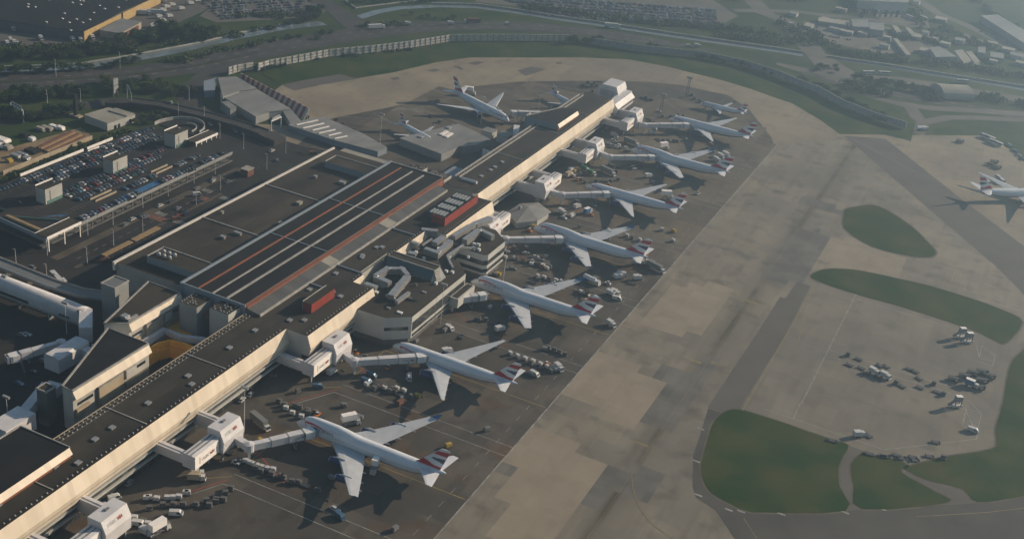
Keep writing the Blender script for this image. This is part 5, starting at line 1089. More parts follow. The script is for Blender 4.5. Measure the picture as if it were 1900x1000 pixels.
# ---------------- vehicles -----------------------------------------------
mat('dark_metal', (.045,.05,.055), .6, .2)
def wheels(t, xs, hw, r=.34, n=8):
    for x in xs:
        for s in (-1, 1):
            b = MB(); b.cyl((x, s*hw-.12*s, r), (x, s*hw+.02*s, r), r, n=n); b.build('wheel', 'rubber', t)
def frus(b, x0, x1, y, z0, u0, u1, v, z1, m=0, mt=None):   # box whose top is smaller
    if mt is None: mt = m
    b.add([(x0,-y,z0),(x1,-y,z0),(x1,y,z0),(x0,y,z0),(u0,-v,z1),(u1,-v,z1),(u1,v,z1),(u0,v,z1)], [(3,2,1,0),(4,5,6,7),(0,1,5,4),(1,2,6,5),(2,3,7,6),(3,0,4,7)], [m, mt, m, m, m, m])
def car_body(kind='saloon'):
    b = MB(); frus(b, -2.2, 2.15, .88, .28, -2.15, 2.05, .86, .62); frus(b, -2.15, 2.05, .86, .62, -2.05, 1.75, .80, .92)
    frus(b, -1.35, .45, .62, 1.38, -1.2, .3, .56, 1.44); b.box(-2.22,-2.1,-.8,.8,.35,.6); b.box(2.05,2.2,-.8,.8,.32,.55); return b
def car_glass():
    b = MB(); frus(b, -1.85, 1.05, .76, .90, -1.38, .48, .63, 1.40); return b
CB, CG = {}, car_glass()
_gm = None
cw = MB()
for x in (-1.35, 1.3):
    for s in (-1, 1): cw.cyl((x, s*.72, .32), (x, s*.90, .32), .32, n=8)
CWM = cw.build('wheels', 'rubber').data; GLM = CG.build('windows', 'glass').data
for o in [o for o in COL.objects if o.name in ('wheels', 'windows')]: bpy.data.objects.remove(o)
for cn, cc, cm in CARC:
    o = car_body().build('car_body', 'car_'+cn.replace(' ', '_')); CB[cn] = o.data; bpy.data.objects.remove(o)
WHM = {}
def car(x, y, z, rz, col, label, group, near=False):
    o = bpy.data.objects.new('parked_car' if group != 'cars on the forecourt' else 'car', CB[col]); COL.objects.link(o); o.location = (x, y, z); o.rotation_euler = (0, 0, rz)
    tag(o, label, 'car', group)
    g = bpy.data.objects.new('windows', GLM); COL.objects.link(g); g.parent = o
    if near:
        for sx in (-1.35, 1.3):
            for s in (-1, 1):
                if 'w' not in WHM:
                    q = MB().cyl((0,-.1,0),(0,.1,0),.32,n=8).build('wheel', 'rubber'); WHM['w'] = q.data; bpy.data.objects.remove(q)
                w = bpy.data.objects.new('wheel', WHM['w']); COL.objects.link(w); w.parent = o; w.location = (sx, s*.8, .32)
    return o
rc = random.Random(5); NCAR = [0]
CN = [c[0] for c in CARC]; CWT = [6,5,5,2.6,1.8,5.5,1.4,1]
ROWS = [('rearmost',-472,424,552,.92,1),('second',-465.2,452,546,.9,1),('third',-460.0,452,545,.9,-1),('fourth',-446.0,447,533,.92,1),('fifth',-440.6,446,520,.85,-1),('sixth',-433.8,446,500,.9,1),('seventh',-424.5,474,540,.6,-1),('front',-416.6,430,549,.8,1)]
for nm, X, y0, y1, occ, sg in ROWS:
    y = y0; k = 0
    while y < y1:
        if rc.random() < occ and not (-450.5 < X+3 < -439 and any(a-2.5 < y < c+2 for a, c in ((434,446),(484.5,496),(537,549)))) and not (nm == 'front' and 474 < y < 492 and rc.random() < .8) and not (-431 < X < -423 and 498 < y < 516):
            k += 1; col = rc.choices(CN, CWT)[0]
            car((X+rc.uniform(-.25,.25))*KC, y*KC, 6.02, (0 if rc.random() < .5 else pi)+rc.uniform(-.03,.03), col, '%s car, %s from the left in the %s row of the car park deck' % (col, ordw(k), nm), 'cars on the car park deck'); NCAR[0] += 1
        y += 2.55
# loose cars given by their place in the view
def vloc(x, y, z=0): return px(x, y, z)
for i, ((x, y), rz, col, where) in enumerate([((233,418),90,'silver','in front of the middle car park arches, leading'),((246,408),90,'white','in front of the middle car park arches, following'),((262,401),90,'dark grey','behind the white car at the arches'),((297,383),90,'white','alone under the second car park arch'),((317,376),90,'dark grey','just beyond the white car by the zebra crossing'),((270,404),80,'silver','in the outer forecourt lane'),((330,388),90,'silver','opposite the tan kiosk, single'),((366,351),90,'silver','shining in the middle of the forecourt'),((395,337),100,'white','glinting by the far zebra crossing, lower'),((396,333),100,'silver','glinting by the far zebra crossing, upper'),((425,339),70,'silver','glinting beyond the crossing'),((368,375),90,'dark blue','beside the lamp in the forecourt middle'),((514,299),120,'silver','beside the far shelter'),((505,281),90,'white','at the far end of the forecourt, turning'),((60,497),170,'silver','on the road below the car park, at the left'),((438,322),90,'dark grey','beside the brick kiosk'),((330,401),90,'dark red','in the shade by the tan kiosk'),((345,398),90,'dark blue','next to the red car by the tan kiosk'),((340,393),90,'black','behind the red car by the tan kiosk'),((250,446),0,'silver','by the near canopy end'),((199,486),40,'black','at the left end of the front parapet'),((318,192),150,'white','on the curving elevated road, headlamp glinting'),((390,232),-30,'white','on the lower road in the shade'),((437,245),-30,'silver','on the lower road before the gantry'),((541,246),-35,'silver','passing under the gantry beyond')]):
    p = vloc(x, y, 3.4 if y < 200 else 0); car(p.x, p.y, 3.45 if y < 200 else 0, radians(rz), col, '%s car %s' % (col, where), 'cars on the forecourt', True); NCAR[0] += 1
for i, ((x, y), rz, col) in enumerate(sorted([((1137,262),20,'white'),((1133,265),20,'silver'),((1129,268),20,'white'),((1141,259),20,'silver'),((1136,271),60,'silver'),((1143,273),60,'white'),((1148,275),60,'white'),((1154,276),60,'silver'),((1160,275),60,'white'),((1165,249),20,'white'),((1177,252),40,'silver'),((1126,240),90,'silver'),((1119,247),90,'dark grey')])):
    p = vloc(x, y); car(p.x, p.y, 0, radians(rz), col, '%s car, %s from the left in the cluster by the second farthest pavilion' % (col, ordw(i+1)), 'cars by the pavilion', True)
for i, ((x, y), rz, col) in enumerate(sorted([((240,897),100,'silver'),((208,924),110,'white'),((190,938),110,'silver'),((465,733),100,'silver'),((449,743),100,'white'),((835,607),-20,'white'),((756,700),-60,'white'),((1046,405),-20,'white'),((1100,382),-10,'silver'),((745,742),-60,'silver'),((951,500),20,'silver'),((976,471),40,'white'),((993,478),30,'white'),((1002,484),30,'silver'),((1012,477),60,'silver'),((1084,523),0,'light blue'),((926,611),-50,'silver'),((505,697),10,'silver'),((622,946),-10,'white'),((42,623),10,'silver'),((50,622),10,'silver'),((80,671),0,'silver'),((62,692),20,'dark grey'),((36,713),0,'light blue')])):
    p = vloc(x, y); car(p.x, p.y, 0, radians(rz), col, '%s airside car, %s from the left of those dotted about the stands' % (col, ordw(i+1)), 'airside cars', True)
# ---- airside equipment prototypes
def p_van(col='white_paint'):
    t = thing('van', '', 'van'); b = MB(); frus(b, -2.6, 2.5, 1.0, .4, -2.6, 2.4, 1.0, 1.1); frus(b, -2.6, 2.4, 1.0, 1.1, -2.5, 1.2, .88, 2.2); b.build('body', col, t)
    b = MB(); b.add([(2.38,-.85,1.15),(2.38,.85,1.15),(1.28,.78,2.1),(1.28,-.78,2.1)], [(0,1,2,3)]); b.add([(.2,-1.02,1.2),(1.9,-1.02,1.2),(1.2,-.93,2.0),(.2,-.93,2.0)], [(0,1,2,3)]); b.add([(.2,1.02,1.2),(1.9,1.02,1.2),(1.2,.93,2.0),(.2,.93,2.0)], [(3,2,1,0)]); b.build('windscreen', 'glass', t); wheels(t, (-1.6,1.6), .98, .36); return t
def p_truck(box='white_paint', L=5.6, H=2.5, name='box_truck', roofm=None):
    t = thing(name, '', 'truck'); b = MB(); b.box(-L/2, L/2-2.2, -1.2, 1.2, 1.0, H+.6, 0, 1); b.build('cargo_box', [box, roofm or box], t)
    b = MB(); frus(b, L/2-2.0, L/2, 1.1, .6, L/2-1.9, L/2-.5, 1.0, 2.6); b.build('cab', 'white_paint', t); b = MB(); b.add([(L/2-.02,-.95,1.5),(L/2-.02,.95,1.5),(L/2-.42,.9,2.4),(L/2-.42,-.9,2.4)], [(0,1,2,3)]); b.build('windscreen', 'glass', t)
    b = MB(); b.box(-L/2, L/2-.4, -.5, .5, .55, .98); b.build('chassis', 'steel', t); wheels(t, (-L/2+1.4, L/2-1.0), 1.15, .48); return t
def p_catering():
    t = thing('catering_truck', '', 'catering truck'); b = MB(); b.box(-4.2, 2.2, -1.25, 1.25, 3.4, 6.2); b.build('raised_box', 'sign_white', t); b = MB(); frus(b, 2.2, 4.3, 1.15, .6, 2.3, 3.9, 1.05, 2.7); b.build('cab', 'white_paint', t)
    b = MB(); b.box(-4.2, 2.2, -.5, .5, .6, 1.0); b.beam((-3.4,-.8,1),(1.4,-.8,3.4),.2,.25); b.beam((1.4,-.8,1),(-3.4,-.8,3.4),.2,.25); b.beam((-3.4,.8,1),(1.4,.8,3.4),.2,.25); b.beam((1.4,.8,1),(-3.4,.8,3.4),.2,.25); b.build('scissor_lift', 'steel', t); wheels(t, (-3.0,3.2), 1.15, .5)
    b = MB(); b.box(2.2, 3.8, -1.2, 1.2, 3.4, 3.55); b.build('platform', 'steel', t); return t
def p_uld(m='white_paint', n=1, name='container_dolly'):
    t = thing(name, '', 'baggage dolly'); b = MB(); b.extr([(-1.0,.55),(.75,.55),(1.1,1.0),(1.1,2.0),(-1.0,2.0)], -.7, .7, 0); b.build('container', [m], t)
    b = MB(); b.box(-1.3,1.3,-.8,.8,.35,.54); b.beam((1.3,0,.4),(2.0,0,.4),.1,.1); b.build('dolly_frame', 'steel', t); wheels(t, (-.9,.9), .75, .22, 6); return t
def p_flat():
    t = thing('empty_dolly', '', 'baggage dolly'); b = MB(); b.box(-1.8,1.8,-1.1,1.1,.4,.55); b.box(-1.8,-1.7,-1.1,1.1,.55,1.0); b.box(1.7,1.8,-1.1,1.1,.55,.8); b.build('flat_bed', 'dark_metal', t); b = MB(); b.beam((2.2,0,.4),(3.4,0,.4),.1,.1); b.build('tow_bar', 'steel', t); wheels(t, (-1.5,1.5), 1.0, .25, 6); return t
def p_tug(m='orange_paint'):
    t = thing('tow_tractor', '', 'tractor'); b = MB(); frus(b, -1.7, 1.7, .8, .35, -1.65, 1.6, .75, 1.0); b.box(-1.6,-.9,-.7,.7,1.0,1.25); b.build('body', m, t); b = MB(); frus(b, -.7, .5, .7, 1.0, -.55, .3, .6, 1.9); b.build('cab', 'glass', t); b = MB(); b.box(-.6,.35,-.62,.62,1.9,1.98); b.build('cab_roof', 'white_paint', t); wheels(t, (-1.05,1.05), .8, .38); return t
def p_bus(m='white_paint', L=11.5, name='coach'):
    t = thing(name, '', 'coach'); b = MB(); b.box(-L/2, L/2, -1.25, 1.25, .5, 1.7); frus(b, -L/2, L/2, 1.25, 2.6, -L/2+.1, L/2-.2, 1.15, 3.05); b.build('body', m, t); b = MB(); b.box(-L/2+.05, L/2-.05, -1.2, 1.2, 1.7, 2.6); b.build('window_band', 'glass', t); b = MB(); b.box(-2,0,-.6,.6,3.05,3.3); b.build('roof_unit', m, t); wheels(t, (-L/2+2.6, L/2-2.2), 1.2, .5); return t
def p_tanker():
    t = thing('fuel_tanker', '', 'tanker'); b = MB(); b.cyl((-5.2,0,2.2),(2.6,0,2.2),1.25,n=14); b.box(-5,2.4,-.5,.5,3.3,3.6); b.build('tank', 'panel_white', t); b = MB(); frus(b, 3.0, 5.2, 1.2, .6, 3.1, 4.8, 1.1, 2.9); b.build('cab', 'white_paint', t); b = MB(); b.box(-5.2,3.2,-.5,.5,.6,1.0); b.box(-4.4,-1,-1.28,-1.2,1.2,2.0); b.build('chassis', 'steel', t); wheels(t, (-4.2,-2.9,4.1), 1.15, .52); return t
def p_lorry(m='white_paint'):
    t = thing('articulated_lorry', '', 'lorry'); b = MB(); b.box(-8, 4.6, -1.28, 1.28, 1.15, 4.1); b.build('trailer', m, t); b = MB(); frus(b, 5.2, 7.6, 1.2, .6, 5.3, 7.3, 1.15, 3.3); b.build('cab', 'white_paint', t); b = MB(); b.box(-7.8,6.8,-.5,.5,.7,1.1); b.build('chassis', 'steel', t); wheels(t, (-6.8,-5.5,-4.2,4.0,6.4), 1.15, .5); b = MB(); b.add([(7.52,-1,1.7),(7.52,1,1.7),(7.36,.95,2.9),(7.36,-.95,2.9)], [(0,1,2,3)]); b.build('windscreen', 'glass', t); return t
def p_loader():
    t = thing('container_loader', '', 'loader'); b = MB(); b.box(-2.8,2.6,-1.2,1.2,1.9,2.1); b.build('platform', 'dark_metal', t); b = MB()
    for y in (-1.0,1.0): b.beam((-2.4,y,.6),(2.2,y,1.9),.15,.2); b.beam((2.2,y,.6),(-2.4,y,1.9),.15,.2)
    b.build('lift_arms', 'steel', t); b = MB(); b.box(-2.8,2.8,-1.1,1.1,.4,.8); b.box(2.2,3.0,-1.4,-.6,.8,2.8); b.build('body', 'dark_metal', t); wheels(t, (-2.1,2.1), 1.05, .35); return t
def p_belt():
    t = thing('belt_loader', '', 'belt loader'); b = MB(); b.beam((-4,0,.9),(4,0,3.2),.9,.25); b.build('belt', 'rubber', t); b = MB(); frus(b, -2.8, 1.6, .9, .35, -2.6, 1.2, .8, 1.0); b.build('body', 'white_paint', t); wheels(t, (-1.9,1), .85, .36); return t
def p_gpu(m='yellow_paint'):
    t = thing('ground_power_unit', '', 'power unit'); b = MB(); b.box(-1.4,1.4,-.8,.8,.5,1.9); b.box(-1.1,-.6,-.5,.5,1.9,2.05); b.build('housing', m, t); b = MB(); b.beam((1.4,0,.5),(2.4,0,.4),.1,.1); b.build('tow_bar', 'steel', t); wheels(t, (-.9,.9), .72, .3, 6); return t
PR = {'van':p_van(), 'truck':p_truck(), 'bluetruck':p_truck('sky_blue', 6.6, 3.2, 'box_truck', 'sign_white'), 'tan':p_truck('wall_tan', 7, 3.0), 'cat':p_catering(), 'uld':p_uld(), 'duld':p_uld('wall_dark'), 'flat':p_flat(), 'tug':p_tug(), 'wtug':p_tug('white_paint'), 'bus':p_bus(), 'tank':p_tanker(), 'lorry':p_lorry(), 'redlorry':p_lorry('brick_red'), 'load':p_loader(), 'belt':p_belt(), 'gpu':p_gpu(), 'green':p_truck('green_paint', 6, 2.6), 'ggpu':p_gpu('steel'), 'trailer':p_truck('roof_grey', 12, 3.4, 'trailer_truck'), 'redvan':p_van('brick_red'), 'bluevan':p_van('car_light_blue')}
USEDP = set()
def veh(k, x, y, rz, label, group, z=0, w=False):
    p = Vector((x, y, 0)) if w else px(x, y, 1.0)
    PR[k]['group'] = group
    if isinstance(rz, tuple): d_ = px(x+rz[0], y+rz[1])-px(x, y); rz = math.degrees(atan2(d_.y, d_.x))
    o = dup(PR[k], (p.x, p.y, z), radians(rz), label, group); return o
A = 'airside vehicles'
V1 = [('cat',651,786,55,'white raised catering truck at the far side of the nearest airliner, behind its fuselage'),
 ('cat',697,868,-78,'white raised catering truck at the near side of the nearest airliner, behind its wing'),
 ('trailer',483,785,-20,'long brown-grey trailer parked behind the nearest gate pavilion'),
 ('tank',1098,522,-14,'white tanker truck at the far wing tip of the third airliner'),
 ('trailer',1217,498,-20,'pale trailer behind the tail of the fourth airliner'),
 ('cat',1238,368,30,'white catering truck against the rear fuselage of the fifth airliner'),
 ('cat',1232,277,60,'white catering truck at the front fuselage of the sixth airliner'),
 ('bluetruck',1091,393,75,'blue truck with a white roof before the fifth airliner'),
 ('truck',1071,384,70,'pale box truck left of the blue truck'),('truck',1043,394,-20,'white box truck lying nearest the pale domed hut'),('van',1062,399,80,'white van between the blue truck and the white box truck'),
 ('green',1086,315,-15,'green truck in the row before the fifth airliner, left one'),('green',1098,322,-15,'green truck in the row before the fifth airliner, right one'),
 ('trailer',1128,320,-20,'long grey trailer before the wing of the sixth airliner'),('tan',1056,325,80,'tan truck beside the sign wall of the fourth pavilion'),('truck',1060,316,80,'silver truck behind the tan truck at the fourth pavilion'),
 ('trailer',1172,266,-15,'long tan trailer at the nose of the sixth airliner'),('truck',1203,327,60,'small white truck alone on the stand before the sixth airliner wing'),
 ('tug',983,427,-15,'orange tug at the nose of the fourth airliner'),('wtug',982,420,-15,'white tractor beside the orange tug'),
 ('load',1196,484,30,'container loader at the tail of the fourth airliner'),('cat',1183,488,40,'white truck under the tailplane of the fourth airliner'),('truck',1207,489,20,'white box truck off the tail of the fourth airliner'),
 ('truck',1148,514,50,'white truck in the pair beyond the tanker, left one'),('truck',1154,510,50,'white truck in the pair beyond the tanker, right one'),('truck',1183,516,50,'white truck nearest the stand line'),('flat',1173,524,10,'empty flat dolly by the white truck nearest the stand line'),
 ('truck',1134,545,-10,'white truck at the tail of the third airliner, far one'),('truck',1142,544,-10,'white truck at the tail of the third airliner, near one'),('van',1145,553,10,'white van behind the trucks at the tail of the third airliner'),
 ('truck',1134,602,-25,'white truck parked between the tail of the third airliner and the stand line'),
 ('truck',928,611,60,'white truck before the wing of the third airliner'),('van',834,608,-20,'long white van on the stand before the second airliner'),
 ('belt',1082,540,-20,'belt loader near the tail of the third airliner, left'),('belt',1090,545,-20,'belt loader near the tail of the third airliner, right'),
 ('van',992,693,-15,'white van trailing the tail of the second airliner'),('flat',980,691,-15,'flat dolly between the white van and the tail of the second airliner'),
 ('truck',1037,683,-30,'white truck at the right end of the container row'),('belt',826,660,30,'belt loader at the far side of the second airliner fuselage'),('truck',830,652,60,'pale truck at the far side of the second airliner'),
 ('tug',660,652,-10,'orange equipment behind the sun-flashing pavilion'),('bluevan',631,956,-20,'blue-grey van beyond the wing of the nearest airliner'),('bluevan',590,716,30,'blue van under the lounge of the third pavilion'),
 ('bluevan',680,706,0,'blue van left of the luggage dollies'),('bluevan',690,695,0,'dark blue van behind the luggage dollies'),('truck',616,690,90,'white truck under the sun-flashing pavilion'),
 ('truck',367,880,40,'pale truck in the shade under the nearest lounge'),('tan',365,887,30,'tan truck under the nearest lounge, front one'),
 ('van',213,922,60,'white van beneath the pier at the lower left, right one'),('van',190,940,60,'white van beneath the pier at the lower left, left one'),
 ('cat',297,985,80,'white high truck at the lower edge of the view'),('van',258,970,20,'silver van right of the lowest pavilion'),('truck',273,988,0,'white truck at the lower edge by the lowest pavilion'),('van',327,951,30,'white van by the orange stand marking'),
 ('redvan',745,745,80,'red and white van below the jet bridge of the second airliner'),('van',760,700,-60,'white van on the stand by the engine of the second airliner'),
 ('load',1134,310,-10,'dark loader beside the grey trailer'),('belt',1178,312,50,'white steps vehicle before the sixth airliner engine'),('belt',1175,307,50,'second white steps vehicle, crossing the first'),
 ('truck',1337,290,-20,'white truck behind the tail of the sixth airliner, left'),('truck',1347,287,-20,'white truck behind the tail of the sixth airliner, middle'),('truck',1330,297,-20,'white truck behind the tail of the sixth airliner, right'),
 ('truck',1140,252,0,'pale truck before the nose of the seventh airliner'),('van',1209,246,60,'white van with raised body before the sixth airliner'),
 ('cat',872,174,20,'white catering truck at the tail of the large airliner behind the pier'),('van',918,202,-20,'white van at the nose of the large airliner behind the pier'),
 ('tank',1711,240,45,'white tanker on the far perimeter track at the right'),('load',1781,262,0,'green-grey loader on the remote apron by the upper edge'),('van',1833,338,-50,'white van by the cut-off airliner, left one'),('bus',1855,334,-60,'white bus by the cut-off airliner, right one'),
 ('bus',1833,256,-25,'white coach on the grass edge at the upper right, first'),('bus',1847,266,-25,'white coach on the grass edge at the upper right, second'),
 ('load',1850,310,0,'reddish dark loader cluster on the remote apron, right'),('redvan',1838,305,0,'reddish vehicle in the cluster on the remote apron'),('load',1844,300,10,'dark loader in the cluster on the remote apron, rear'),
 ('truck',1594,806,40,'white box truck on the near edge of the remote apron'),('flat',1612,806,-30,'empty flat dolly beside the white box truck'),('flat',1545,815,10,'dark flat dolly on the grass edge of the remote apron'),
 ('flat',1737,818,20,'flat dark dolly near the lower right corner of the remote apron'),('van',1806,797,0,'silver van at the right corner of the remote apron')]
for k, x, y, rz, l in V1: veh(k, x, y, rz, l, A)
# lorries on the perimeter road, buses and coaches far away
for k, x, y, rz, l in [('lorry',699,52,(10,-.6),'white articulated lorry on the perimeter road, leftmost of the lorries'),('truck',757,45,(10,0),'white box lorry on the perimeter road, second from the left'),('truck',836,44,(10,0),'white box lorry on the perimeter road, third from the left'),('redlorry',875,41,(-10,0),'red lorry on the perimeter road'),('van',942,44,(10,.3),'white van ahead of the red lorry on the perimeter road'),('lorry',1137,50,(10,.6),'white articulated lorry alone on the perimeter road, right of the middle'),('truck',1294,86,(10,1),'grey box lorry on the perimeter road before the roundabout'),('van',1277,85,(10,1),'white van on the perimeter road behind the grey box lorry'),
  ('bus',1611,136,(10,0),'white coach by the roundabout, left one'),('bus',1641,137,(10,.5),'white coach by the roundabout, right one'),('bus',1786,152,(10,.8),'white coach farther along the road at the right'),('truck',1467,46,50,'white truck on the far road junction'),('bus',1624,22,-30,'white coach in the yard of the far warehouse, left'),('bus',1688,33,-35,'white coach in the yard of the far warehouse, middle'),('bus',1712,34,-35,'white coach in the yard of the far warehouse, right'),
  ('bus',105,517,-25,'white coach beside the tube walkway, a van at its nose'),('van',119,523,-25,'white van at the nose of the coach by the tube walkway')]: veh(k, x, y, rz, l, 'vehicles on the outer roads')
for i, (x, y) in enumerate(sorted([(290,3),(277,5),(262,0),(250,22),(262,26),(292,25),(303,20),(310,14),(320,10),(296,32),(286,48),(302,39),(315,31),(337,17),(354,7),(366,2),(20,76),(27,80),(33,84),(14,82),(76,72),(25,55),(172,71),(135,74),(150,75),(285,50)])):
    veh('lorry' if y < 27 and 240 < x < 296 else 'truck', x, y, 40 if y < 27 and 240 < x < 296 else (75 if x > 250 else -30), 'white %s parked at the warehouse depot, %s from the left there' % ('lorry' if y < 27 and 240 < x < 296 else 'truck', ordw(i+1)), 'trucks at the warehouse depot')
veh('van',366,360,55,'white minibus in the middle of the forecourt','vehicles on the forecourt'); veh('redvan',196,481,60,'red and blue bus at the left end of the taxi canopy','vehicles on the forecourt'); veh('redvan',581,284,50,'bright red van at the far end of the forecourt','vehicles on the forecourt'); veh('redvan',327,405,60,'dark red van beside the tan kiosk','vehicles on the forecourt')
# baggage dollies and containers: rows of small things between the stands
rd = random.Random(9)
def rowof(k, pts, rz, name, group, jit=.6):
    for i, (x, y) in enumerate(sorted((x+rd.uniform(-jit,jit), y+rd.uniform(-jit,jit)*.6) for x, y in pts)): veh(k if rd.random() < .75 else {'uld':'duld','duld':'flat','flat':'duld'}.get(k, k), x, y, rz+rd.uniform(-12,12), '%s, %s from the left' % (name, ordw(i+1)), group)
def lerp(a, c, n): return [(a[0]+(c[0]-a[0])*i/(n-1), a[1]+(c[1]-a[1])*i/(n-1)) for i in range(n)]
DG = 'baggage dollies between the stands'
rowof('uld', lerp((947,655),(1030,685),7), -22, 'white container on a dolly behind the second airliner', DG); rowof('duld', lerp((985,672),(1022,687),3), -22, 'grey container in the near line behind the second airliner', DG)
rowof('duld', lerp((1018,644),(1048,656),4), 10, 'dark empty dolly off the second airliner tail', DG)
rowof('uld', lerp((998,512),(1042,522),5), -15, 'white-topped container before the tanker truck', DG); rowof('duld', [(990,522),(998,518)], 20, 'grey container left of the white-topped ones', DG)
rowof('uld', [(1129,427),(1138,431),(1163,437),(1173,441),(1187,445),(1249,446)], -10, 'square container behind the fourth airliner wing', DG)
rowof('uld', [(1078,541),(1089,545),(1105,552)], -20, 'white dolly at the third airliner tail', DG)
rowof('uld', lerp((940,475),(1018,497),8), 0, 'dolly in the group before the fourth airliner', DG, 4); rowof('duld', lerp((970,485),(1020,492),6), 0, 'grey dolly in the group before the fourth airliner', DG, 4)
rowof('uld', lerp((445,853),(505,870),8), 10, 'white container below the nearest jet bridge', DG, 3); rowof('duld', lerp((475,865),(585,905),9), 10, 'dark container under the nearest airliner wing side', DG, 5)
rowof('uld', lerp((270,925),(350,915),8), 30, 'small white dolly on the lower left stand', DG, 6); rowof('duld', lerp((280,940),(420,925),8), 30, 'small dark dolly on the lower left stand', DG, 6); rowof('uld', lerp((235,955),(290,975),5), 20, 'pale dolly at the lower edge', DG, 3)
rowof('duld', lerp((385,935),(430,905),5), 30, 'dark dolly in the group right of the lower left stand', DG, 4)
rowof('uld', lerp((685,715),(745,725),8), -15, 'pale luggage dolly under the second jet bridge', DG, 7); rowof('duld', lerp((690,710),(760,735),7), -15, 'brown luggage dolly under the second jet bridge', DG, 6)
rowof('duld', lerp((640,655),(700,668),6), 10, 'dark dolly behind the second airliner nose', DG, 4); rowof('duld', lerp((520,745),(600,770),8), 10, 'dark dolly beyond the nearest airliner nose', DG, 6); rowof('uld', lerp((530,755),(560,772),3), 10, 'white dolly at the nearest airliner nose', DG, 3)
rowof('duld', lerp((880,590),(935,605),6), 10, 'grey dolly before the third airliner engines', DG, 7); rowof('duld', lerp((1090,340),(1150,330),5), 10, 'dark dolly near the fifth airliner nose', DG, 5)
rowof('duld', lerp((1220,258),(1260,262),5), -20, 'grey dolly between the two farthest wide airliners', DG, 3); rowof('duld', lerp((1140,235),(1260,210),9), -20, 'small equipment before the seventh airliner nose', DG, 8); rowof('duld', lerp((1285,178),(1310,190),5), 0, 'equipment at the nose of the lone small airliner', DG, 4)
rowof('duld', [(1085,157),(1092,152),(1097,156),(1103,153),(1108,158),(1095,160),(1088,162),(1110,150),(1100,162),(1082,160)], 20, 'pale container in the heap beyond the pier end', 'container heap beyond the pier', 2); rowof('duld', lerp((1192,180),(1210,186),4), 20, 'dark unit right of the pier end lounge', DG, 2)
rowof('flat', [(1574,657),(1594,664),(1577,675),(1599,681),(1608,692),(1629,699),(1633,676),(1645,678),(1688,683),(1699,687),(1706,700),(1733,710),(1664,709),(1675,715),(1708,717),(1741,725),(1752,730)], -18, 'dark flat dolly in the double row on the remote apron', 'dollies on the remote apron')
veh('truck',1622,690,-18,'white-topped trailer in the double row on the remote apron, left', A); veh('truck',1643,698,-18,'white-topped trailer in the double row on the remote apron, right', A)
rowof('load', [(1770,703),(1790,697),(1805,692),(1822,690),(1835,697),(1822,706),(1815,718)], 10, 'dark loader in the right-hand cluster on the remote apron', 'loaders on the remote apron', 1); veh('bluetruck',1803,714,-10,'white-roofed truck amid the dark cluster at the right', A)
rowof('flat', lerp((1612,841),(1750,846),6), 10, 'scrap pallet along the grass edge of the remote apron', 'pallets along the grass edge', 3); rowof('flat', lerp((1645,843),(1700,850),3), 40, 'pallet on the grass below the remote apron', 'pallets along the grass edge', 3)
rowof('duld', lerp((665,250),(780,285),0) if 0 else [(622,222),(637,230),(646,238),(656,241),(661,246),(676,254),(686,258),(760,238),(800,215),(815,225),(885,228),(950,215)], -30, 'grey unit behind the terminal stands', DG, 2)
rowof('duld', lerp((1100,170),(1175,180),5), 0, 'unit by the pier end', DG, 3)
SN = ['nearest', 'second nearest', 'third', 'fourth', 'fifth', 'sixth', 'seventh']
for i, cy in enumerate(CY+[818.5]):
    it = []
    for q in range(13):
        x, y = rd.uniform(-246,-160), cy+rd.choice([rd.uniform(-33,-12), rd.uniform(10,33)])
        if x > -212 and abs(y-cy) < 30 and rd.random() < .6: x = rd.uniform(-246,-222)
        it.append((x, y))
    for j, (x, y) in enumerate(sorted(it, key=screen_x)):
        k = rd.choice(['gpu','ggpu','ggpu','flat','duld','uld','tug','belt','wtug','ggpu']); nmk = {'gpu':'yellow power unit','ggpu':'grey power unit','flat':'empty flat dolly','duld':'dark container dolly','uld':'pale container dolly','tug':'orange tractor','belt':'belt loader','wtug':'white tractor'}[k]
        veh(k, x, y, rd.choice([0,90,70,20,-20,180])+rd.uniform(-10,10), 'loose %s on the %s stand from the camera, %s from the left' % (nmk, SN[i], ordw(j+1)), 'loose equipment on the stands', w=True)
# tall passenger-step trucks on the remote apron
for (x, y), w in (((1782,627),'left one of the pair at the grass'),((1795,636),'right one of the pair at the grass'),((1774,755),'alone by the hatched box')):
    p = px(x, y); t = thing('step_truck', 'tall white-topped step truck, %s' % w, 'step truck', tuple(p), 0.6, 'tall step trucks'); b = MB(); b.box(p.x-1.6, p.x+1.6, p.y-1.1, p.y+1.1, 3.6, 6.2, 0, 1); b.build('cabin', ['wall_grey', 'sign_white'], t)
    b = MB(); b.box(p.x-2.6, p.x+2.6, p.y-1.1, p.y+1.1, .6, 1.4); b.build('chassis', 'white_paint', t); b = MB()
    for dx in (-1.5, 1.5):
        for dy in (-1, 1): b.box(p.x+dx-.2, p.x+dx+.2, p.y+dy-.2, p.y+dy+.2, 1.4, 3.6)
    b.beam((p.x-4.5,p.y,1.0),(p.x-1.4,p.y,3.8),1.4,.3); b.build('stair', 'steel', t)
    for o in t.children: 
        for v in o.data.vertices: pass
for k in PR:
    if PR[k].name not in dup.__defaults__[1]:
        for c in list(PR[k].children): bpy.data.objects.remove(c)
        bpy.data.objects.remove(PR[k])
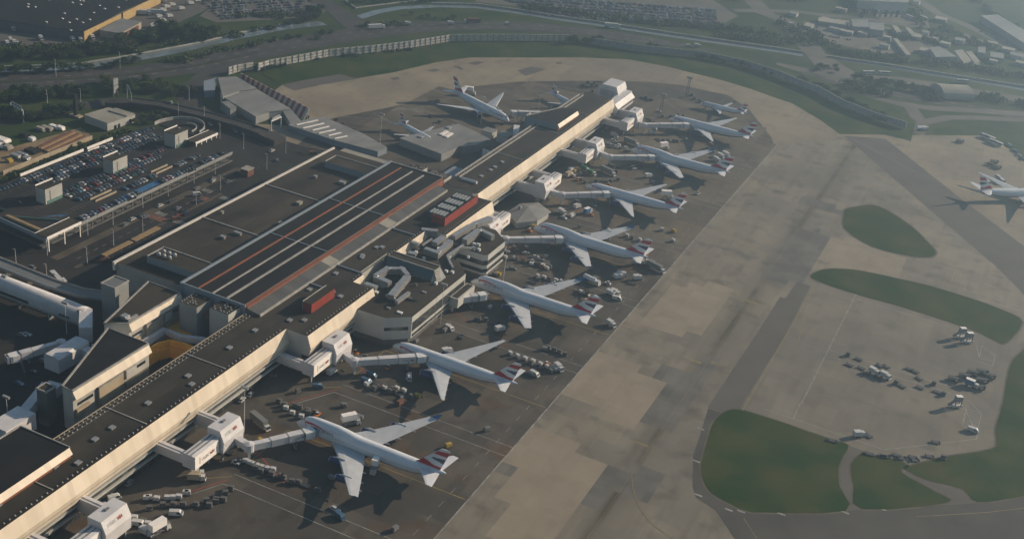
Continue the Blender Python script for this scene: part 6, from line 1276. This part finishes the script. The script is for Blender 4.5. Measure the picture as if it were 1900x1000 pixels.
# the huge far car park: far more cars than one could list
b = MB(); rf = random.Random(3); fcols = ['car_silver','car_dark_blue','car_black','car_white','car_dark_grey','car_dark_red']; fw = [8,3,3,4,3,1.5]
def fcar(x, y, a):
    c, s = cos(a), sin(a); m = rf.choices(range(6), fw)[0]
    def P(u, v, z): return (x+u*c-v*s, y+u*s+v*c, z-.1)
    b.add([P(-2.1,-.85,.3),P(2.1,-.85,.3),P(2.1,.85,.3),P(-2.1,.85,.3),P(-2.1,-.82,.85),P(2.0,-.82,.85),P(2.0,.82,.85),P(-2.1,.82,.85)], [(4,5,6,7),(0,1,5,4),(1,2,6,5),(2,3,7,6),(3,0,4,7)], m)
    b.add([P(-1.6,-.7,.85),P(.9,-.7,.85),P(.9,.7,.85),P(-1.6,.7,.85),P(-1.1,-.6,1.4),P(.4,-.6,1.4),P(.4,.6,1.4),P(-1.1,.6,1.4)], [(4,5,6,7),(0,1,5,4),(1,2,6,5),(2,3,7,6),(3,0,4,7)], [m,6,6,6,6])
def frow(a, c, occ=.8):
    A_, C_ = px(*a), px(*c); d = (C_-A_); L = d.length; d.normalize(); t = 0; an = atan2(d.y, d.x)+pi/2
    while t < L:
        if rf.random() < occ: fcar(A_.x+d.x*t, A_.y+d.y*t, an)
        t += 2.7
for i in range(13):
    y = -12+i*2.7+(i//2)*1.5; frow((905+i*9, y), (1330, y+(425-i*9)*.075), .85)
for i in range(8): frow((372+i*6, 3+i*4.6), (566+i*4, -12+i*4.6), .62)
for a, c in (((1490,48),(1560,58)),((1530,66),(1580,75)),((1660,70),(1760,82)),((1700,110),(1740,112)),((1820,60),(1870,80)),((1870,268),(1900,300))): frow(a, c, .5)
o = b.build('distant_parked_cars', fcols+['glass']); o['kind'] = 'stuff'; o['label'] = 'hundreds of parked cars in the far car parks at the top of the view'
# ---------------- trees --------------------------------------------------
def crown_mesh(name, w, h, n, m, seed, lobes=7):
    rd = random.Random(seed); b = MB(); L = [(rd.uniform(-.45,.45)*w, rd.uniform(-.45,.45)*w, rd.uniform(.35,.8)*h, rd.uniform(.22,.42)*w) for _ in range(lobes)]
    for i in range(int(n*2.4)):
        x, y, z, r = L[i % lobes]; d = Vector((rd.gauss(0,1), rd.gauss(0,1), rd.gauss(0,1))).normalized()*r*rd.uniform(.55,1.08); d.z *= .8
        c = Vector((x, y, z))+d; c.z = max(c.z, h*.12); s = rd.uniform(.16,.42)*(w/7)**.5
        u = Vector((rd.gauss(0,1), rd.gauss(0,1), rd.gauss(0,.6))).normalized(); v = u.cross(Vector((rd.gauss(0,1), rd.gauss(0,1), rd.gauss(0,1)))).normalized()
        b.add([c-u*s-v*s*.7, c+u*s-v*s*.5, c+u*s*.8+v*s*.8, c-u*s*.7+v*s*.6], [(0,1,2,3)])
    me = bpy.data.meshes.new(name); me.from_pydata(b.v, [], b.f); me.materials.append(MATS[m]); return me
CR = []
for i, (w, h, n, m) in enumerate(((8,8,620,'leaf0'),(9,7,620,'leaf1'),(6,6,420,'leaf0'),(7,8,520,'leaf2'),(5,4,320,'leaf1'),(6.5,7,420,'leaf3'),(10,9,760,'leaf0'),(5,5,320,'leaf2'))):
    CR.append((crown_mesh('crown', w, h, n, m, i), w, h))
tb = MB(); tb.cyl((0,0,-.3),(0,0,3.2),.28,.16,6); tb.cyl((0,0,2.4),(1.3,.5,5),.13,.04,5); tb.cyl((0,0,2.2),(-1.1,.9,4.8),.12,.04,5); tb.cyl((0,0,2.6),(.2,-1.2,5.2),.12,.04,5)
TR = bpy.data.meshes.new('trunk'); TR.from_pydata(tb.v, [], tb.f); TR.materials.append(MATS['bark'])
KN = ['dark green broad','olive broad','small dark green','bright green tall','low olive','brownish bare-looking','large dark green','small bright green']
rt = random.Random(11); NT = [0]
def tree(p, k, s, where, group):
    me, w, h = CR[k]; NT[0] += 1
    t = thing('tree', '%s tree %s' % (KN[k], where), 'tree', (p.x, p.y, -.2), rt.uniform(0, 6.28), group); s *= .8; t.scale = (s, s, s*rt.uniform(.75,1.05))
    for nm, m in (('trunk', TR), ('crown', me)):
        o = bpy.data.objects.new(nm, m); COL.objects.link(o); o.parent = t
def belt(pts, n, spread, ks, where, group, s0=.8, s1=1.3, z=0):
    P = [px(*p) for p in pts]; seg = [(P[i+1]-P[i]).length for i in range(len(P)-1)]; T_ = sum(seg); out = []
    for i in range(n):
        t = T_*(i+rt.uniform(.15,.85))/n; j = 0
        while t > seg[j] and j < len(seg)-1: t -= seg[j]; j += 1
        d = (P[j+1]-P[j]).normalized(); out.append(P[j]+d*t+Vector((-d.y, d.x, 0))*rt.uniform(-spread, spread))
    for i, p in enumerate(sorted(out, key=screen_x)):
        tree(p, rt.choice(ks), rt.uniform(s0, s1), '%s, %s from the left' % (where, ordw(i+1)), group)
belt([(0,190),(40,182),(80,180),(120,180),(155,174)], 22, 5, [0,2,3,6,1], 'between the access road and the perimeter road', 'trees by the access road')
belt([(190,168),(220,160),(260,158),(300,162),(330,180)], 24, 12, [0,2,1,3,6], 'on rough ground left of the angular shed', 'trees on the rough triangle', .7, 1.15)
belt([(225,85),(250,80),(280,76),(310,72)], 14, 9, [6,0,1], 'in the clump beyond the depot', 'trees by the depot', 1.0, 1.5)
belt([(318,78),(350,68),(380,66),(400,72)], 14, 12, [6,0,5,3], 'in the tall clump before the truck park', 'tall trees before the truck park', 1.2, 1.8)
belt([(0,112),(60,106),(120,104),(190,96),(230,90)], 22, 8, [0,1,6], 'in the belt above the upper left river', 'trees above the river')
belt([(0,140),(100,133),(200,124),(260,115)], 18, 3, [0,4,2], 'on the bank between river and perimeter road', 'bank trees')
belt([(0,214),(60,222),(110,214),(150,205)], 16, 5, [0,6,4], 'on the dark slope above the yard', 'trees above the yard', .8, 1.2)
belt([(250,232),(290,222),(310,208),(320,214)], 12, 6, [3,7,2], 'on the bank by the ramp loop', 'bushes by the ramp', .6, .95)
belt([(10,340),(60,318),(110,298),(160,272),(210,258)], 26, 2, [7,4,3], 'on the verge behind the car park', 'bushes behind the car park', .5, .8)
belt([(478,130),(500,127),(530,124)], 6, 3, [0,2], 'climbing the near end of the blast fence', 'shrubs at the blast fence', .5, .8)
belt([(1055,80),(1062,80),(1100,82),(1130,84),(1160,88),(1230,92)], 16, 3, [0,2,6], 'where the blast fence meets the screen wall', 'trees at the screen wall', .7, 1.1)
belt([(1290,108),(1340,116),(1400,128),(1440,142)], 14, 3, [0,2,1], 'along the middle of the screen wall', 'trees along the screen wall', .7, 1.0)
belt([(1470,150),(1500,160),(1540,175),(1570,190),(1600,208),(1640,226)], 26, 4, [3,0,1,7], 'along the right part of the screen wall', 'trees on the right screen wall', .8, 1.2)
belt([(600,20),(560,40),(520,45)], 8, 6, [0,1,6], 'under the crossing road at the top', 'trees by the crossing road')
belt([(760,28),(800,34),(850,38)], 6, 6, [3,4], 'on the rough grass beside the lorries', 'bushes beside the lorries', .6, .9)
belt([(1500,130),(1530,124),(1560,134)], 7, 6, [0,3,4], 'on the roundabout island', 'bushes on the roundabout', .5, .9)
belt([(1580,150),(1640,158),(1700,168),(1730,175)], 16, 6, [0,6,1], 'in the clump beyond the parked coaches', 'trees beyond the coaches', .8, 1.2)
# woods too dense and distant to count
def wood(label, polys, n, k=(0,1), s0=1.0, h=(3,6)):
    b = MB()
    for poly, cnt in polys:
        P = [px(*p) for p in poly]; seg = [(P[i+1]-P[i]).length for i in range(len(P)-1)]; T_ = sum(seg)
        for i in range(cnt):
            t = rt.uniform(0, T_); j = 0
            while t > seg[j] and j < len(seg)-1: t -= seg[j]; j += 1
            d = (P[j+1]-P[j]).normalized(); c = P[j]+d*t+Vector((-d.y, d.x, 0))*rt.gauss(0, n)
            hh = rt.uniform(*h); r = rt.uniform(2.0,4.0)
            for q_ in range(40):
                v = Vector((rt.gauss(0,1), rt.gauss(0,1), rt.gauss(0,1))).normalized(); w = c+Vector((v.x*r, v.y*r, hh*.6+v.z*hh*.5)); w.z = max(w.z, .2)
                u = Vector((rt.gauss(0,1), rt.gauss(0,1), rt.gauss(0,.5))).normalized()*rt.uniform(.35,.8); x_ = u.cross(Vector((rt.gauss(0,1),rt.gauss(0,1),rt.gauss(0,1)))).normalized()*rt.uniform(.35,.8)
                b.add([w-u-x_, w+u-x_, w+u+x_, w-u+x_], [(0,1,2,3)], rt.randrange(3))
    o = b.build('woodland', ['leaf0','leaf1','leaf2']); o['kind'] = 'stuff'; o['label'] = label; return o
wood('dense belts of trees and scrub along the river and beyond', [([(640,8),(740,2),(860,-2)],30),([(960,14),(1060,26),(1200,42),(1320,52),(1440,66)],110),([(1440,40),(1480,62),(1496,84)],30),([(1500,60),(1530,85),(1560,100)],40),([(1560,100),(1700,118),(1800,128),(1900,145)],110),([(1690,20),(1720,60),(1760,80)],34),([(1750,50),(1800,80),(1850,92)],40),([(1880,60),(1820,10),(1790,-10)],50),([(1560,0),(1590,20),(1600,35)],24),([(1640,66),(1700,74),(1760,84)],30),([(1350,2),(1400,-5),(1500,0)],40),([(1720,180),(1745,186)],14),([(1810,180),(1900,195),(1960,210)],40),([(1560,158),(1650,178)],30),([(1480,80),(1400,76),(1320,66)],40)], 4.5, h=(2,4.5))
wood('low scrub along the perimeter road and depot verges', [([(240,100),(330,80),(420,68),(520,50)],30),([(300,120),(420,96),(520,75),(640,60)],30),([(190,90),(120,92),(0,98)],40),([(0,98),(60,90),(160,86)],26),([(430,30),(520,30),(600,24)],26),([(660,50),(760,44)],10)], 3, h=(1.5,3))
wood('reedy weeds on the bank behind the car park', [([(8,340),(90,305),(170,270),(240,246)],70),([(470,128),(600,108),(760,92)],22)], 1.5, h=(.6,1.4))
# ---------------- haze ---------------------------------------------------
hm = bpy.data.materials.new('haze'); hm.use_nodes = True; t = hm.node_tree
for n in list(t.nodes):
    if n.type == 'BSDF_PRINCIPLED': t.nodes.remove(n)
pv = t.nodes.new('ShaderNodeVolumePrincipled'); pv.inputs['Color'].default_value = (.465,.71,1.0,1); pv.inputs['Density'].default_value = .00041; pv.inputs['Anisotropy'].default_value = .70
t.links.new(pv.outputs[0], [n for n in t.nodes if n.type == 'OUTPUT_MATERIAL'][0].inputs['Volume'])
hz = MB().box(-2500, 2500, -300, 4200, -9, 310).build('haze', hm); hz['kind'] = 'stuff'; hz['label'] = 'thin blue morning haze over the whole airfield'
